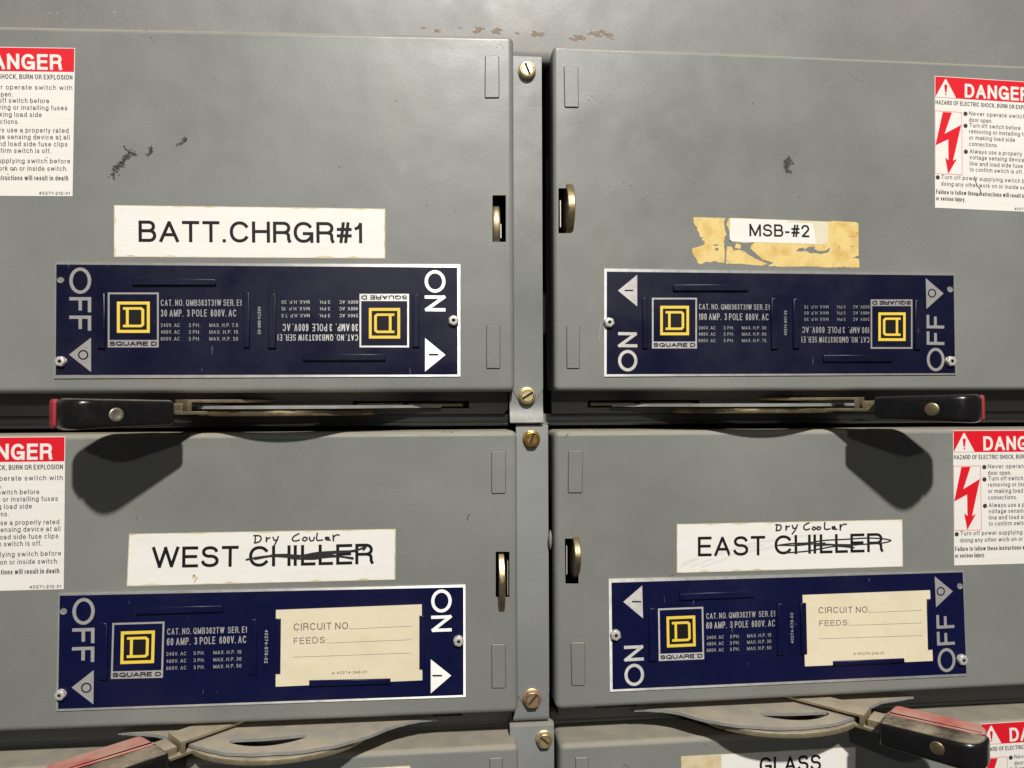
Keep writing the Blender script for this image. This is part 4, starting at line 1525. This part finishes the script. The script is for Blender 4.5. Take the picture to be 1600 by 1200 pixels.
mb.build('tag_sheet', [M['white'], paper('half_yellowed', (0.78, 0.70, 0.52), (0.7, 0.52, 0.2), .5, .45, 3, 90)], msb)
mb = MB()
text(mb, 'MSB-#2', T_(592, 262), T_(1091, 271), 104 / 5.333, .155, -.25, 0, .06)
line(mb, [T_(1330, 345), T_(1350, 360), T_(1330, 380)], .2, -.16, 1)
for p in ((1440, 265), (1450, 345), (1480, 440), (1490, 240), (1465, 268)):
    blob(mb, T_(*p), 2.0, .6, -.16, 1, 8, .2, .6)
flat(mb, [T_(*v) for v in ((425, 292), (436, 296), (446, 306), (430, 306))], -.26, 0)
mb.build('lettering', [M['black'], M['cardprint']], msb)

# ------------------------------------------------------------------ danger labels
DG = 'red and white danger labels'
ROWS_R = [  # text, x start, x end (None = from right), both in label heights; y in zoom units of the left labels
    ('Never operate switch with', .276, .0126, 362), ('door open.', .276, None, 408), ('Turn off switch before', .279, .158, 448), ('removing or installing fuses', .276, .042, 492),
    ('or making load side', .276, .203, 537), ('connections.', .276, .345, 583), ('Always use a properly rated', .279, .0315, 637), ('voltage sensing device at all', .279, .024, 680),
    ('line and load side fuse clips', .279, .037, 725), ('to confirm switch is off.', .279, .140, 768)]


def danger(label, quad, loc, scratch=None):
    """quad = TL, TR, BR, BL in pixels of the whole label (part of it runs out of the picture)"""
    root = thing('danger_label', label, 'warning label', loc, DG)
    WH = .852                                       # width over height
    q = [at(p, -.16) for p in quad]
    f = quadmap([tuple(v) for v in q])
    hpx = (Vector(quad[0]) - Vector(quad[3])).length

    def uv(u, v):                                   # label units (heights) -> world (x, z)
        return f(u / WH, v)

    def P(u, v, y):
        x, z = uv(u, v)
        return (x, y, z)
    mb = MB()
    mb.slab([tuple(p) for p in q], -.16, 0, 0)
    r = [uv(.004, .004), uv(WH - .004, .004), uv(WH - .004, .163), uv(.004, .163)]
    mb.poly(r, (), -.19, 1)
    mb.build('label_sheet', [M['label'], M['red'], M['edge']], root)
    mb = MB()
    Hmm = (q[0] - q[3]).length

    def tx(body, u0, u1, v, h, wt, k, sb=.085, y=-.23):
        a, b = Vector(uv(u0, v)), Vector(uv(u1, v))
        d = (b - a)
        span = d.length
        d.normalize()
        up = Vector((-d.y, d.x))
        H = h * Hmm
        adv, gl = 0.0, []
        for i, ch in enumerate(body):
            if ch == ' ':
                adv += .30
                continue
            W, st = G[ch]
            W += wt if W == 0 else 0
            gl.append((adv + (0 if i == 0 else sb), W, st))
            adv += W + sb * 2 - (sb if i == 0 else 0)
        adv -= sb
        sx = span / adv
        wd = wt * H
        for x0, W, st in gl:
            gx, gw = x0 * sx, W * sx
            iw = max(0, gw - wd)
            for s_ in st:
                ribbon(mb, [(gx + min(wd, gw) / 2 + p[0] * iw, wd / 2 + p[1] * (H - wd)) for p in s_], wd, lambda a_, b_, lf: (a.x + d.x * a_ + up.x * b_, y - lf, a.y + d.y * a_ + up.y * b_), k)

    vz = lambda yz: (yz - 90) / 952.0
    tx('DANGER', .241, WH - .081, .151, .106, .185, 1, .06)
    tx('HAZARD OF ELECTRIC SHOCK, BURN OR EXPLOSION', .006, WH - .0126, vz(295), .0325, .15, 2, .085)
    hs = .0325
    for b, u0, r_, yz in ROWS_R:
        u1 = u0 + .188 if r_ is None else WH - r_
        tx(b, u0, u1, vz(yz), hs, .125, 2, .09)
    tx('Turn off power supplying switch before', .050, WH - .018, vz(833), hs, .125, 2, .09)
    tx('doing any other work on or inside switch.', .049, WH - .034, vz(881), hs, .125, 2, .09)
    tx('Failure to follow these instructions will result in death', .008, WH - .028, vz(942), hs * 1.02, .15, 2, .09)
    tx('or serious injury.', .008, .244, .944, hs, .15, 2, .09)
    tx('40271-212-01', WH - .212, WH - .0158, vz(1033), .020, .17, 2, .08)
    for u, v in ((.247, .275), (.247, .367), (.249, .564), (.022, .770)):
        cc = Vector(uv(u, v))
        mb.poly([tuple(p) for p in circ(cc, .0168 * Hmm, 20)], (), -.23, 2)
    z = lambda x, y: uv((x - 238) / 1013, (y - 107) / 1013)
    mb.build('lettering', [M['black'], M['label'], M['textgrey'], M['red']], root)
    # warning triangle with its mark
    mb = MB()
    mb.poly(fillet([z(327, 120), z(412, 269), z(243, 269)], [1.1, .8, .8], 4), (), -.22, 1)
    mb.poly([z(315, 180), z(340, 180), z(333, 232), z(322, 232)], (), -.25, 3)
    mb.poly([tuple(p) for p in circ(Vector(z(327.5, 180)), 12.5 / 1013 * Hmm, 14)], (), -.253, 3)
    mb.poly([tuple(p) for p in circ(Vector(z(328, 244)), 7 / 1013 * Hmm, 14)], (), -.25, 3)
    mb.build('warning_triangle', [M['black'], M['label'], M['textgrey'], M['red']], root)
    # lightning bolt in its thin box
    mb = MB()
    mb.poly([z(*p) for p in ((303, 382), (377, 382), (317, 549), (453, 473), (385, 752), (417, 738), (345, 857), (322, 731), (348, 752), (347, 590), (242, 642))], (), -.22, 3)
    bx = [z(240, 375), z(459, 375), z(461, 860), z(240, 860)]
    bi = [z(241.5, 378), z(456, 378), z(458, 857), z(241.5, 857)]
    mb.poly(bx, [bi], -.22, 3)
    mb.build('lightning_symbol', [M['black'], M['label'], M['textgrey'], M['red']], root)
    if scratch:
        mb = MB()
        scratch(mb)
        mb.build('scratch_mark', [M['black'], M['label'], M['textgrey'], M['red']], root)
    return root


def s1(mb):
    hand(mb, [[(1523, 276), (1526, 288), (1532, 297), (1531, 303), (1526, 306)]], lambda x, y: (x, y), -.27, .5, 0)


def s2(mb):
    blob(mb, (21, 265), 2.0, 1.2, -.27, 0, 8, 0, .5)
    for p in ((95, 218), (73, 246), (12, 272)):
        blob(mb, p, 3, .6, -.27, 2, 8, 0, .7)


def side_quad(p_top, p_bot, sgn, slope_t, slope_b):
    """label quad from the two visible corners, the hidden side built at its real width"""
    a, b = at(p_top), at(p_bot)
    h = (a - b).length
    wv = h * .852 * sgn
    c = Vector((a.x + wv, a.y + slope_t * wv))
    d = Vector((b.x + wv, b.y + slope_b * wv))
    return a, b, c, d


def to_px(v):
    d = Vector((v.x, DIST, v.y))
    z = d.dot(_w)
    return (800 + F * d.dot(_r) / z, 600 - F * d.dot(_u) / z)


for lab, pt, pb, sg, st, sb_, loc, scr in (
        ('red and white danger label left of the BATT.CHRGR#1 tag', (117.3, 75), (113.3, 306.5), -1, .028, .02, (-300, 0, 160), s2),
        ('red and white danger label right of the MSB-#2 tag, small black squiggle on it', (1460.5, 118.5), (1461, 324.5), 1, -.02, -.02, (330, 0, 120), s1),
        ('red and white danger label left of the WEST CHILLER tag', (102, 682), (99.5, 920.5), -1, .0, .0, (-300, 0, -110), None),
        ('red and white danger label right of the EAST CHILLER tag', (1489, 672.5), (1491, 883.5), 1, -.003, .0, (330, 0, -110), None),
        ('red and white danger label partly behind the dusty handle beside the GLASS tag', (1532, 1131), (1536, 1335), 1, .012, .012, (340, 0, -260), None)):
    a, b, c, d = side_quad(pt, pb, sg, st, sb_)
    qd = [a, c, d, b] if sg > 0 else [c, a, b, d]
    danger(lab, [to_px(v) for v in qd], loc, scr)

for o in list(SC.objects):
    if '_base' in o:
        del o['_base']
